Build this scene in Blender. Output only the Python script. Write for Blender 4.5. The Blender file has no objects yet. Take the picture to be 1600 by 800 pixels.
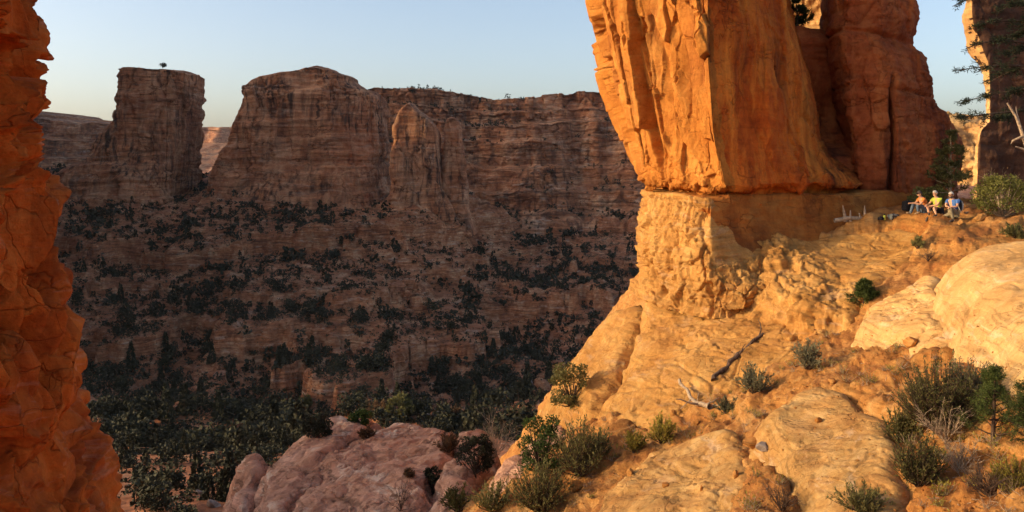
import bpy, bmesh, math, random
import numpy as np
from mathutils import Vector, Matrix
R = math.radians
SC = bpy.context.scene
COL = SC.collection

# ------------------------------------------------------------------ camera, sky, sun, exposure
F, HZ = 1386.0, 250.0            # focal length and horizon row, in photograph pixels (1600 wide)
cam_d = bpy.data.cameras.new('camera')
cam_d.sensor_width = 36.0
cam_d.lens = 36.0 * F / 1600.0
cam_d.shift_y = -(400.0 - HZ) / 1600.0
cam_d.clip_start = 0.1
cam_d.clip_end = 30000.0
cam = bpy.data.objects.new('camera', cam_d)
cam.rotation_euler = (R(90), 0, 0)
COL.objects.link(cam)
SC.camera = cam

SUN_EL, SUN_AZ = 16.5, -7.0       # elevation; degrees beyond the image plane (negative: on the camera's side), on the left
sun_dir = Vector((-math.cos(R(SUN_EL)) * math.cos(R(SUN_AZ)), math.cos(R(SUN_EL)) * math.sin(R(SUN_AZ)), math.sin(R(SUN_EL))))
sun_l = bpy.data.lights.new('sun', 'SUN')
sun_l.energy = 2.0
sun_l.angle = R(0.5)
sun_l.color = (1.0, 0.77, 0.41)
sun = bpy.data.objects.new('sun', sun_l)
sun.rotation_euler = (-sun_dir).to_track_quat('-Z', 'Y').to_euler()
COL.objects.link(sun)

world = bpy.data.worlds.new('World')
SC.world = world
world.use_nodes = True
wn = world.node_tree
wbg = wn.nodes['Background']
sky = wn.nodes.new('ShaderNodeTexSky')
sky.sky_type = 'NISHITA'
sky.sun_disc = False
sky.sun_elevation = R(SUN_EL)
sky.sun_rotation = math.atan2(sun_dir.x, sun_dir.y)
sky.altitude = 1500
sky.air_density = 0.85
sky.dust_density = 10.0
sky.ozone_density = 0.1
wn.links.new(sky.outputs[0], wbg.inputs[0])
wbg.inputs[1].default_value = 0.15
SC.view_settings.view_transform = 'Standard'
SC.view_settings.look = 'None'
SC.view_settings.gamma = 1.0
SC.view_settings.exposure = 0.87
SC.render.engine = 'CYCLES'
SC.cycles.use_denoising = True
SC.cycles.max_bounces = 8
SC.cycles.diffuse_bounces = 5
SC.cycles.use_adaptive_sampling = True
SC.cycles.adaptive_threshold = 0.02

def W(px, py, Y):
    """a point Y metres ahead of the camera that stands at this place in the photograph"""
    return np.array([(px - 800.0) / F * Y, Y, -(py - HZ) / F * Y])

# ------------------------------------------------------------------ noise
_rg = np.random.RandomState(7)
_PERM = np.concatenate([_rg.permutation(256)] * 3).astype(np.int32)
_G = _rg.normal(size=(256, 3)); _G /= np.linalg.norm(_G, axis=1)[:, None]; _G = _G.astype(np.float32)
_FP = _rg.rand(256, 3).astype(np.float32)
_RV = _rg.rand(256).astype(np.float32)

def chunked(f):
    """run a point function over blocks that fit the processor cache"""
    def run(p, *a, **k):
        p = np.asarray(p)
        if len(p) <= 16384: return f(p, *a, **k)
        r = [f(p[i:i + 16384], *a, **k) for i in range(0, len(p), 16384)]
        return tuple(np.concatenate(q) for q in zip(*r)) if isinstance(r[0], tuple) else np.concatenate(r)
    return run

@chunked
def gnoise(p, seed=0):
    p = np.asarray(p, np.float32) + np.float32(seed * 17.31)
    i = np.floor(p).astype(np.int32); f = p - i; i &= 255
    u = f * f * f * (f * (f * 6 - 15) + 10)
    out = 0
    for dx in (0, 1):
        for dy in (0, 1):
            for dz in (0, 1):
                h = _PERM[_PERM[_PERM[(i[:, 0] + dx) & 255] + ((i[:, 1] + dy) & 255)] + ((i[:, 2] + dz) & 255)]
                g = _G[h]
                d = g[:, 0] * (f[:, 0] - dx) + g[:, 1] * (f[:, 1] - dy) + g[:, 2] * (f[:, 2] - dz)
                w = (u[:, 0] if dx else 1 - u[:, 0]) * (u[:, 1] if dy else 1 - u[:, 1]) * (u[:, 2] if dz else 1 - u[:, 2])
                out = out + d * w
    return out * 1.6

def fbm(p, oct=4, seed=0, gain=0.5, lac=2.03):
    a, s, o = 1.0, 1.0, 0.0
    for k in range(oct):
        o = o + a * gnoise(np.asarray(p) * s, seed + k * 3)
        a *= gain; s *= lac
    return o

def ridged(p, oct=3, seed=0, gain=0.5):
    a, s, o = 1.0, 1.0, 0.0
    for k in range(oct):
        o = o + a * (1 - 2 * np.abs(gnoise(np.asarray(p) * s, seed + k * 3)))
        a *= gain; s *= 2.1
    return o

@chunked
def worley(p, seed=0, jit=0.9):
    """distance to nearest point, gap to second nearest, random value of the cell"""
    p = np.asarray(p, np.float32) + np.float32(seed * 9.7)
    i = np.floor(p).astype(np.int32); f = p - i
    n = len(p); f1 = np.full(n, 9.0, np.float32); f2 = np.full(n, 9.0, np.float32); cid = np.zeros(n, np.int32)
    for dx in (-1, 0, 1):
        for dy in (-1, 0, 1):
            for dz in (-1, 0, 1):
                h = _PERM[_PERM[_PERM[(i[:, 0] + dx) & 255] + ((i[:, 1] + dy) & 255)] + ((i[:, 2] + dz) & 255)]
                q = _FP[h] * jit + np.array([dx, dy, dz], np.float32) - f
                d = np.sqrt((q * q).sum(1))
                near = d < f1
                f2 = np.where(near, f1, np.minimum(f2, d)); cid = np.where(near, h, cid); f1 = np.where(near, d, f1)
    return f1, f2 - f1, _RV[cid]

@chunked
def facets(p, amp, tilt, seed=0, edge=0.06, deep=0.3, jit=0.9):
    """broken rock: every cell a plane of its own height and slant, cracks between"""
    p = np.asarray(p, np.float32) + np.float32(seed * 9.7)
    i = np.floor(p).astype(np.int32); f = p - i
    n = len(p); f1 = np.full(n, 9.0, np.float32); f2 = np.full(n, 9.0, np.float32); cid = np.zeros(n, np.int32); vec = np.zeros((n, 3), np.float32)
    for dx in (-1, 0, 1):
        for dy in (-1, 0, 1):
            for dz in (-1, 0, 1):
                h = _PERM[_PERM[_PERM[(i[:, 0] + dx) & 255] + ((i[:, 1] + dy) & 255)] + ((i[:, 2] + dz) & 255)]
                q = _FP[h] * jit + np.array([dx, dy, dz], np.float32) - f
                d = np.sqrt((q * q).sum(1))
                near = d < f1
                f2 = np.where(near, f1, np.minimum(f2, d)); cid = np.where(near, h, cid); f1 = np.where(near, d, f1)
                vec[near] = q[near]
    g = sstep(f2 - f1, 0.0, edge)
    return (amp * (_RV[cid] - 0.5) * 1.6 + tilt * (vec * _G[cid]).sum(1)) * (0.35 + 0.65 * g) - deep * amp * (1 - g)

def sstep(x, a, b):
    t = np.clip((x - a) / (b - a), 0, 1)
    return t * t * (3 - 2 * t)

# ------------------------------------------------------------------ objects
def mesh_from(name, V, Q, smooth=True):
    V = np.ascontiguousarray(V, np.float32); Q = np.ascontiguousarray(Q, np.int32)
    me = bpy.data.meshes.new(name)
    k = Q.shape[1]
    me.vertices.add(len(V)); me.vertices.foreach_set('co', V.ravel())
    me.loops.add(Q.size); me.loops.foreach_set('vertex_index', Q.ravel())
    me.polygons.add(len(Q))
    me.polygons.foreach_set('loop_start', np.arange(0, Q.size, k, dtype=np.int32))
    me.polygons.foreach_set('use_smooth', np.full(len(Q), smooth))
    me.update(calc_edges=True)
    return me

def tag(o, label=None, cat=None, group=None, kind=None):
    if label: o['label'] = label
    if cat: o['category'] = cat
    if group: o['group'] = group
    if kind: o['kind'] = kind
    return o

def link(name, me, mat=None, parent=None):
    if mat is not None and not me.materials:
        me.materials.append(mat)
    o = bpy.data.objects.new(name, me)
    COL.objects.link(o)
    if parent is not None: o.parent = parent
    return o

def empty(name, loc=(0, 0, 0), rz=0.0, s=1.0):
    o = bpy.data.objects.new(name, None); COL.objects.link(o)
    o.empty_display_size = 0.2
    o.location = loc; o.rotation_euler = (0, 0, rz); o.scale = (s, s, s)
    return o

def copy_tree(o, parent=None):
    c = o.copy(); COL.objects.link(c); c.parent = parent
    for ch in o.children: copy_tree(ch, c)
    return c

def grid_quads(n, m, wrap=False):
    a = np.arange(n * m).reshape(n, m)
    if wrap: a = np.concatenate([a, a[:, :1]], 1)
    return np.stack([a[:-1, :-1], a[:-1, 1:], a[1:, 1:], a[1:, :-1]], -1).reshape(-1, 4)

def grid_normals(P, wrap=False):
    if wrap: du = np.roll(P, -1, 1) - np.roll(P, 1, 1)
    else: du = np.gradient(P, axis=1)
    dv = np.gradient(P, axis=0)
    N = np.cross(du, dv)
    return N / (np.linalg.norm(N, axis=2, keepdims=True) + 1e-9)

def smooth_rows(K, z, zz):
    """hermite interpolation of K (rows,...) over z (increasing) at zz"""
    K = np.asarray(K, float); z = np.asarray(z, float)
    d = (K[1:] - K[:-1]) / (z[1:] - z[:-1]).reshape(-1, *([1] * (K.ndim - 1)))
    t = np.empty_like(K); t[0] = d[0]; t[-1] = d[-1]
    prod = d[1:] * d[:-1]
    t[1:-1] = np.where(prod > 0, 2 * prod / (d[1:] + d[:-1] + 1e-12 * np.sign(d[1:] + d[:-1] + 1e-30)), 0)
    j = np.clip(np.searchsorted(z, zz, side='right') - 1, 0, len(z) - 2)
    h = (z[j + 1] - z[j]); s = (zz - z[j]) / h
    sh = (-1,) + (1,) * (K.ndim - 1)
    s = s.reshape(sh); h = h.reshape(sh)
    return ((1 + 2 * s) * (1 - s) ** 2) * K[j] + s * (1 - s) ** 2 * h * t[j] + s * s * (3 - 2 * s) * K[j + 1] + s * s * (s - 1) * h * t[j + 1]

def displaced(name, P, fn, mat, wrap, flip=False, blur=0, **kw):
    n, m = P.shape[:2]
    N = grid_normals(P, wrap)
    if flip: N = -N
    p = P.reshape(-1, 3); nn = N.reshape(-1, 3)
    d = fn(p, nn)
    for _ in range(blur):                                     # wear the sharp steps down a little
        g_ = d.reshape(n, m); g_ = (np.roll(g_, 1, 0) + np.roll(g_, -1, 0) + np.roll(g_, 1, 1) + np.roll(g_, -1, 1) + 2 * g_) / 6; d = g_.ravel()
    p = p + (d if d.ndim == 2 else nn * d[:, None])
    q = grid_quads(n, m, wrap)
    if flip: q = q[:, ::-1]
    return link(name, mesh_from(name, p, q), mat, **kw)

def loft(name, rows, dens, n, fn, mat, cap=(0.8, 0.45, 0.03), caph=0.3, corner=0.35, zd=None, **kw):
    """rows: (py, Yref, [(px, Y), ...]) from the top down; dens: samples per outline segment; outward displacement fn(p, n)"""
    rows = rows[::-1]
    z = np.array([-(py - HZ) / F * Y for py, Y, _ in rows])
    K = np.array([[((px - 800) / F * Y, Y) for px, Y in pts] for _, _, pts in rows])     # rows, pts, 2
    zz = np.linspace(z[0], z[-1], n)
    if zd: zz = np.concatenate([np.linspace(z[0], zd[0], 40)[:-1], np.linspace(zd[0], zd[1], n - 78), np.linspace(zd[1], z[-1], 40)[1:]])
    O = smooth_rows(K, z, zz)                                  # n, pts, 2
    k = O.shape[1]
    segs = []
    for i in range(k):                                         # catmull-rom blended with straight sides
        a, b, c, d = O[:, i - 1], O[:, i], O[:, (i + 1) % k], O[:, (i + 2) % k]
        t = (np.arange(dens[i]) / dens[i])[None, :, None]
        a, b, c, d = [q[:, None, :] for q in (a, b, c, d)]
        cr = 0.5 * (2 * b + (c - a) * t + (2 * a - 5 * b + 4 * c - d) * t * t + (3 * b - a - 3 * c + d) * t ** 3)
        segs.append(cr * corner + (b + (c - b) * t) * (1 - corner))
    XY = np.concatenate(segs, 1)
    P = np.concatenate([XY, np.broadcast_to(zz[:, None, None], XY.shape[:2] + (1,))], 2)
    c = P[-1].mean(0)
    caps = []
    for j, s in enumerate(cap):
        q = c + (P[-1] - c) * s
        q[:, 2] = zz[-1] + caph * (1 - s * s)
        caps.append(q[None])
    P = np.concatenate([P] + caps, 0)
    return displaced(name, P, fn, mat, True, **kw)

def tps(ctrl, xy):
    C = np.asarray(ctrl, float); n = len(C)
    sc = 1.0 / max(np.ptp(C[:, 0]), np.ptp(C[:, 1])); o = C[:, :2].mean(0)
    c = (C[:, :2] - o) * sc; q = (np.asarray(xy) - o) * sc
    def U(r2): return 0.5 * r2 * np.log(r2 + 1e-12)
    A = np.zeros((n + 3, n + 3))
    A[:n, :n] = U(((c[:, None] - c[None]) ** 2).sum(-1)) + np.eye(n) * 1e-4
    A[:n, n] = 1; A[:n, n + 1:] = c; A[n, :n] = 1; A[n + 1:, :n] = c.T
    w = np.linalg.solve(A, np.concatenate([C[:, 2], [0, 0, 0]]))
    out = w[n] + q @ w[n + 1:]
    for i in range(n):
        out += w[i] * U(((q - c[i]) ** 2).sum(1))
    return out

def poly_dist(xy, B):
    """signed distance to a closed polygon, positive inside"""
    x, y = xy[:, 0], xy[:, 1]
    d = np.full(len(xy), 1e9); ins = np.zeros(len(xy), bool)
    for i in range(len(B)):
        a, b = B[i], B[(i + 1) % len(B)]
        e = b - a; w = xy - a
        t = np.clip((w @ e) / (e @ e + 1e-12), 0, 1)
        d = np.minimum(d, ((w - t[:, None] * e) ** 2).sum(1))
        cross = ((a[1] > y) != (b[1] > y)) & (x < (b[0] - a[0]) * (y - a[1]) / (b[1] - a[1] + 1e-12) + a[0])
        ins ^= cross
    d = np.sqrt(d)
    return np.where(ins, d, -d)

SURF = []        # (function z(x, y)) of near surfaces, for standing things on them
def slab(name, bnd, inner, mat, fn, rnd=0.9, h=0.9, step=0.05, out=0.8, warp=0.25, power=2.2, **kw):
    """a slab of rock: thin-plate surface through the points, rounded off towards its outline"""
    B = np.array([W(*p) for p in bnd]); C = np.concatenate([B, np.array([W(*p) for p in inner])]) if inner else B
    lo = B[:, :2].min(0) - out - warp; hi = B[:, :2].max(0) + out + warp
    xs = np.arange(lo[0], hi[0], step); ys = np.arange(lo[1], hi[1], step)
    X, Y = np.meshgrid(xs, ys); xy = np.stack([X.ravel(), Y.ravel()], 1)
    def height(xy):
        z = tps(C, xy)
        p3 = np.concatenate([xy, np.zeros((len(xy), 1))], 1)
        wv = np.stack([fbm(p3 * 0.45, 4, 31), fbm(p3 * 0.45, 4, 47)], 1) * warp
        d = poly_dist(xy + wv, B[:, :2])
        t = np.clip(1 - d / rnd, 0, None)
        return z - h * t ** power, d
    z, d = height(xy)
    P = np.concatenate([xy, z[:, None]], 1).reshape(len(ys), len(xs), 3)
    N = grid_normals(P).reshape(-1, 3)
    p = P.reshape(-1, 3)
    dd = fn(p, N)
    p = p + (dd if dd.ndim == 2 else N * dd[:, None])
    q = grid_quads(len(ys), len(xs))
    q = q[(d[q] > -out).all(1)]
    used = np.unique(q); mp = np.zeros(len(p), np.int32); mp[used] = np.arange(len(used))
    POLYS.append(B[:, :2])
    SURF.append(lambda x, y: float((lambda r: r[0][0] if r[1][0] > -out else -1e9)(height(np.array([[x, y]])))))
    return link(name, mesh_from(name, p[used], mp[q]), mat, **kw)

# ------------------------------------------------------------------ materials
MATS = {}
def mat_new(name):
    m = bpy.data.materials.new(name); m.use_nodes = True
    nt = m.node_tree; b = nt.nodes['Principled BSDF']
    b.inputs['Roughness'].default_value = 0.9
    b.inputs['Specular IOR Level'].default_value = 0.15
    MATS[name] = m
    return m, nt, b

class NB:
    """small node builder"""
    def __init__(s, nt): s.nt = nt
    def n(s, t, **kw):
        x = s.nt.nodes.new(t)
        for k, v in kw.items(): setattr(x, k, v)
        return x
    def l(s, a, b): s.nt.links.new(a, b)
    def pos(s): return s.n('ShaderNodeNewGeometry').outputs['Position']
    def mapping(s, v, scale=(1, 1, 1), rot=(0, 0, 0), loc=(0, 0, 0)):
        m = s.n('ShaderNodeMapping'); m.inputs['Scale'].default_value = scale
        m.inputs['Rotation'].default_value = rot; m.inputs['Location'].default_value = loc
        s.l(v, m.inputs['Vector']); return m.outputs[0]
    def noise(s, v, scale, detail=4, rough=0.55, dist=0.0):
        x = s.n('ShaderNodeTexNoise'); s.l(v, x.inputs['Vector'])
        x.inputs['Scale'].default_value = scale; x.inputs['Detail'].default_value = detail
        x.inputs['Roughness'].default_value = rough; x.inputs['Distortion'].default_value = dist
        return x.outputs['Fac']
    def noisec(s, v, scale, detail=3):
        x = s.n('ShaderNodeTexNoise'); s.l(v, x.inputs['Vector'])
        x.inputs['Scale'].default_value = scale; x.inputs['Detail'].default_value = detail
        return x.outputs['Color']
    def voro(s, v, scale, feature='DISTANCE_TO_EDGE'):
        x = s.n('ShaderNodeTexVoronoi', feature=feature); s.l(v, x.inputs['Vector'])
        x.inputs['Scale'].default_value = scale
        return x.outputs['Distance']
    def ramp(s, f, stops):
        x = s.n('ShaderNodeValToRGB'); e = x.color_ramp.elements
        while len(e) > 1: e.remove(e[-1])
        for i, (p, c) in enumerate(stops):
            q = e[0] if i == 0 else e.new(p)
            q.position = p
            q.color = (c, c, c, 1) if isinstance(c, (int, float)) else (*c, 1)
        s.l(f, x.inputs[0]); return x.outputs[0]
    def mix(s, f, a, b, mode='MIX'):
        x = s.n('ShaderNodeMix', data_type='RGBA', blend_type=mode)
        for sock, v in ((x.inputs[0], f), (x.inputs[6], a), (x.inputs[7], b)):
            if hasattr(v, 'links'): s.l(v, sock)
            elif isinstance(v, (int, float)): sock.default_value = v
            else: sock.default_value = (*v, 1)
        return x.outputs[2]
    def math(s, op, a, b=None, c=None):
        x = s.n('ShaderNodeMath', operation=op)
        for k, v in enumerate((a, b, c)):
            if v is None: continue
            if hasattr(v, 'links'): s.l(v, x.inputs[k])
            else: x.inputs[k].default_value = v
        return x.outputs[0]
    def vadd(s, a, b, k):
        m = s.n('ShaderNodeVectorMath', operation='MULTIPLY_ADD'); s.l(b, m.inputs[0])
        m.inputs[1].default_value = (k, k, k); s.l(a, m.inputs[2]); return m.outputs[0]
    def bump(s, h, strength, dist, prev=None):
        x = s.n('ShaderNodeBump'); x.inputs['Strength'].default_value = strength; x.inputs['Distance'].default_value = dist
        s.l(h, x.inputs['Height'])
        if prev is not None: s.l(prev, x.inputs['Normal'])
        return x.outputs[0]

def rock_mat(name, dark, mid, light, unit=1.0, strata=0.0, strata_scale=1.0, tilt=(0, 0, 0), varnish=0.0, varnish_col=(0.03, 0.012, 0.008), vscale=1.0,
             streak=0.0, streak_col=(0.5, 0.3, 0.15), lines=0.0, bump=0.5, soil=0.0, soil_col=(0.25, 0.09, 0.03), pits=0.0, crack=0.0, white=0.0, fiss=0.0):
    """sandstone. unit: size in metres of its main mottling; strata: contrast of the bedding; varnish: dark streaks down the face"""
    m, nt, b = mat_new(name); g = NB(nt); P = g.pos()
    u = 1.0 / unit
    wp = g.vadd(P, g.noisec(P, 0.5 * u, 3), 0.6 * unit)
    n1 = g.noise(P, 0.55 * u, 6, 0.62)
    n2 = g.noise(P, 3.1 * u, 6, 0.65)
    f = g.math('ADD', g.math('MULTIPLY', n1, 0.6), g.math('MULTIPLY', n2, 0.4))
    col = g.ramp(f, [(0.34, dark), (0.5, mid), (0.66, light)])
    sm = g.mapping(wp, (0.12 * u, 0.12 * u, 1.6 * u * strata_scale), tilt)
    sn = g.noise(sm, 1.0, 5, 0.6)
    if strata > 0:
        sc = g.ramp(sn, [(0.33, (0.35, 0.26, 0.24)), (0.42, (1, 1, 1)), (0.5, (0.7, 0.6, 0.58)), (0.56, (1.15, 1.1, 1.05)), (0.66, (0.55, 0.45, 0.42))])
        col = g.mix(strata, col, g.mix(1.0, col, sc, 'MULTIPLY'))
    ln = g.noise(g.mapping(wp, (0.35 * u, 0.35 * u, 7.0 * u), tilt), 1.0, 4, 0.6, 0.3)
    if lines > 0:
        lc = g.ramp(ln, [(0.36, 0.45), (0.47, 1.0), (0.56, 1.0), (0.64, 1.35)])
        col = g.mix(lines, col, g.mix(1.0, col, lc, 'MULTIPLY'))
    if streak > 0:
        s1 = g.noise(g.mapping(wp, (1.1 * u, 1.1 * u, 0.13 * u), (0.18, 0.12, 0), (3, 5, 1)), 1.0, 5, 0.6, 0.8)
        col = g.mix(g.math('MULTIPLY', g.ramp(s1, [(0.47, 0.0), (0.55, 0.45), (0.66, 1.0)]), streak), col, streak_col)
    if varnish > 0:
        v1 = g.noise(g.mapping(wp, (0.9 * u * vscale, 0.9 * u * vscale, 0.09 * u * vscale), (0, 0.05, 0)), 1.0, 6, 0.62, 0.5)
        v2 = g.noise(P, 0.25 * u, 3, 0.5)
        v = g.math('MULTIPLY', g.ramp(v1, [(0.46, 0.0), (0.62, 1.0)]), g.ramp(v2, [(0.38, 0.0), (0.6, 1.0)]))
        col = g.mix(g.math('MULTIPLY', v, varnish), col, varnish_col)
    if white > 0:
        w1 = g.noise(g.mapping(wp, (0.5 * u, 0.5 * u, 3.0 * u), tilt, (9, 2, 4)), 1.0, 6, 0.7, 0.6)
        col = g.mix(g.math('MULTIPLY', g.ramp(w1, [(0.56, 0.0), (0.66, 1.0)]), white), col, (0.62, 0.48, 0.36))
    if soil > 0:
        s2 = g.noise(P, 0.8 * u, 6, 0.7)
        nz = g.n('ShaderNodeSeparateXYZ'); g.l(g.n('ShaderNodeNewGeometry').outputs['Normal'], nz.inputs[0])
        flat = g.ramp(nz.outputs[2], [(0.7, 0.0), (0.93, 1.0)])
        col = g.mix(g.math('MULTIPLY', g.math('MULTIPLY', g.ramp(s2, [(0.42, 0.0), (0.58, 1.0)]), flat), soil), col, soil_col)
    fine = g.noise(P, 14 * u, 5, 0.7)
    fs = None
    if fiss > 0:                                              # thin wandering cracks, in places only
        fa = g.noise(g.mapping(P, (0.5 * u, 0.5 * u, 1.0 * u), tilt, (7, 3, 2)), 1.0, 4, 0.5, 0.15)
        fb = g.noise(g.mapping(P, (1.3 * u, 1.3 * u, 0.6 * u), (0.4, 0.3, 0.9), (1, 8, 5)), 1.0, 3, 0.45, 0.1)
        fs = g.math('MAXIMUM', g.ramp(fa, [(0.491, 0.0), (0.5, 1.0), (0.509, 0.0)]), g.ramp(fb, [(0.493, 0.0), (0.5, 1.0), (0.507, 0.0)]))
        fs = g.math('MULTIPLY', fs, g.ramp(g.noise(P, 0.45 * u, 3, 0.5), [(0.42, 0.0), (0.55, 1.0)]))
        col = g.mix(g.math('MULTIPLY', fs, fiss * 0.8), col, g.mix(1.0, col, (0.3, 0.2, 0.16), 'MULTIPLY'))
    col = g.mix(0.35, col, g.mix(1.0, col, g.ramp(fine, [(0.3, 0.55), (0.5, 1.0), (0.7, 1.3)]), 'MULTIPLY'))
    g.l(col, b.inputs['Base Color'])
    nb = g.bump(n2, bump, 0.09 * unit)
    nb = g.bump(ln, bump * 0.8, 0.06 * unit, nb)
    nb = g.bump(fine, bump, 0.035 * unit, nb)
    if fs is not None: nb = g.bump(g.math('SUBTRACT', 1.0, fs), min(1.0, fiss), 0.07 * unit, nb)
    if strata > 0: nb = g.bump(sn, bump * min(1, strata), 0.25 * unit, nb)
    if crack > 0:
        ce = g.voro(g.vadd(P, g.noisec(P, 2.0 * u, 4), 0.5 * unit), 0.9 * u)
        nb = g.bump(g.ramp(ce, [(0.0, 0.0), (0.05, 1.0)]), crack, 0.06 * unit, nb)
    if pits > 0:
        pv = g.voro(P, 5.0 * u, 'F1')
        nb = g.bump(g.ramp(pv, [(0.1, 0.0), (0.4, 1.0)]), pits, 0.05 * unit, nb)
    g.l(nb, b.inputs['Normal'])
    return m

M_LIT   = rock_mat('golden_sandstone', (0.292, 0.121, 0.0269), (0.404, 0.193, 0.0511), (0.490, 0.275, 0.0896), 1.0, lines=0.5, bump=0.5, pits=0.2, white=0.15, soil=0.2, soil_col=(0.38, 0.145, 0.035), varnish=0.25, varnish_col=(0.26, 0.10, 0.03), fiss=0.4)
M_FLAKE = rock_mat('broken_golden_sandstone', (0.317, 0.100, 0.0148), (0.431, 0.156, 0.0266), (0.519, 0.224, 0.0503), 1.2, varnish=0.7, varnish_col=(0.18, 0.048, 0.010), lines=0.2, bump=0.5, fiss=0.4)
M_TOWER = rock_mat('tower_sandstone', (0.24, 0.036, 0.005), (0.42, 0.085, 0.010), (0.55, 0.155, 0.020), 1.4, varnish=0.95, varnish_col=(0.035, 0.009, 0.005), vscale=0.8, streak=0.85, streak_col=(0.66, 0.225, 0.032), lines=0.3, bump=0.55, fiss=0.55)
M_SHELF_SHADE = rock_mat('shade_red_sandstone', (0.26, 0.07, 0.012), (0.38, 0.125, 0.022), (0.48, 0.21, 0.05), 1.4, varnish=0.7, varnish_col=(0.09, 0.022, 0.008), lines=0.3, bump=0.4, fiss=0.55)
M_TOWERB = rock_mat('red_tower_sandstone', (0.195, 0.041, 0.0132), (0.325, 0.079, 0.0231), (0.455, 0.138, 0.0418), 1.4, strata=0.3, strata_scale=0.5, varnish=0.95, varnish_col=(0.04, 0.012, 0.009), streak=0.5, streak_col=(0.46, 0.16, 0.045), lines=0.3, bump=0.5, fiss=0.55)
M_PALE  = rock_mat('pale_slickrock', (0.413, 0.206, 0.0652), (0.516, 0.292, 0.1086), (0.585, 0.377, 0.1738), 1.0, lines=0.6, tilt=(0.5, -0.5, 0.2), bump=0.4, white=0.35, soil=0.15, soil_col=(0.42, 0.17, 0.04), fiss=0.4)
M_SLICK = rock_mat('slickrock', (0.286, 0.128, 0.0359), (0.395, 0.213, 0.0699), (0.479, 0.308, 0.1322), 1.0, lines=0.7, tilt=(0.6, -0.4, 0.3), bump=0.5, white=0.3, soil=0.3, soil_col=(0.36, 0.13, 0.032), pits=0.2, varnish=0.2, varnish_col=(0.25, 0.10, 0.03), fiss=0.4)
M_SOIL  = rock_mat('gully_soil', (0.269, 0.088, 0.0203), (0.386, 0.168, 0.0429), (0.487, 0.264, 0.0936), 0.9, lines=0.7, tilt=(0.5, -0.4, 0), bump=0.9, pits=0.4, soil=0.75, soil_col=(0.27, 0.095, 0.028))
M_PINK  = rock_mat('pink_slickrock', (0.29, 0.15, 0.095), (0.45, 0.235, 0.15), (0.56, 0.33, 0.22), 1.3, lines=1.0, tilt=(0.5, 0.35, 0), bump=0.6, white=0.85, soil=0.35, soil_col=(0.42, 0.17, 0.075), varnish=0.3, varnish_col=(0.14, 0.08, 0.055), fiss=0.55)
M_NEAR  = rock_mat('deep_orange_rock', (0.357, 0.053, 0.0072), (0.588, 0.115, 0.0144), (0.714, 0.193, 0.0360), 0.4, varnish=0.6, varnish_col=(0.10, 0.018, 0.007), bump=0.7, pits=0.3, white=0.15, fiss=0.55)
M_BUTTE = rock_mat('butte_sandstone', (0.24, 0.075, 0.032), (0.47, 0.185, 0.082), (0.66, 0.36, 0.20), 12.0, strata=0.55, strata_scale=0.7, varnish=0.95, varnish_col=(0.06, 0.028, 0.02), vscale=3.2, streak=0.5, streak_col=(0.64, 0.35, 0.19), lines=0.8, bump=1.0, white=0.25, fiss=1.0)
M_MESA  = rock_mat('mesa_sandstone', (0.22, 0.08, 0.036), (0.45, 0.19, 0.088), (0.66, 0.40, 0.23), 15.0, strata=0.9, strata_scale=1.3, varnish=0.8, varnish_col=(0.07, 0.035, 0.025), vscale=3.0, lines=0.9, bump=1.0, soil=0.3, soil_col=(0.18, 0.115, 0.065), white=0.4, fiss=0.9)
M_VALLEY = rock_mat('canyon_slope_soil', (0.19, 0.062, 0.028), (0.41, 0.16, 0.072), (0.64, 0.38, 0.21), 6.0, strata=0.85, strata_scale=1.2, lines=0.8, bump=1.0, soil=0.45, soil_col=(0.33, 0.125, 0.062), pits=0.6, white=0.4, fiss=0.6)
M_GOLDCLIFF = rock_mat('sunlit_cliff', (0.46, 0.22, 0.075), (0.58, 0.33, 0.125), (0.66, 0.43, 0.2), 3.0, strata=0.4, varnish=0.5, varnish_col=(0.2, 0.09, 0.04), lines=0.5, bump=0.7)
M_SHADECLIFF = rock_mat('shaded_cliff', (0.065, 0.03, 0.018), (0.12, 0.055, 0.032), (0.18, 0.09, 0.055), 3.0, varnish=0.7, varnish_col=(0.03, 0.018, 0.014), lines=0.4, bump=0.8, crack=0.5)
M_WHITEROCK = rock_mat('grey_boulder', (0.16, 0.12, 0.10), (0.25, 0.195, 0.165), (0.36, 0.29, 0.25), 1.5, lines=0.5, bump=0.8, crack=0.6)

def plain_mat(name, col, rough=0.8, var=0.25, scale=6.0, spec=0.2):
    m, nt, b = mat_new(name); g = NB(nt)
    n_ = g.noise(g.n('ShaderNodeTexCoord').outputs['Object'], scale, 4, 0.6)
    c2 = tuple(min(1, c * (1 + var * 1.6)) for c in col); c1 = tuple(c * (1 - var * 1.6) for c in col)
    g.l(g.ramp(n_, [(0.3, c1), (0.5, col), (0.7, c2)]), b.inputs['Base Color'])
    b.inputs['Roughness'].default_value = rough; b.inputs['Specular IOR Level'].default_value = spec
    g.l(g.bump(n_, 0.3, 0.01), b.inputs['Normal'])
    return m

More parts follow.
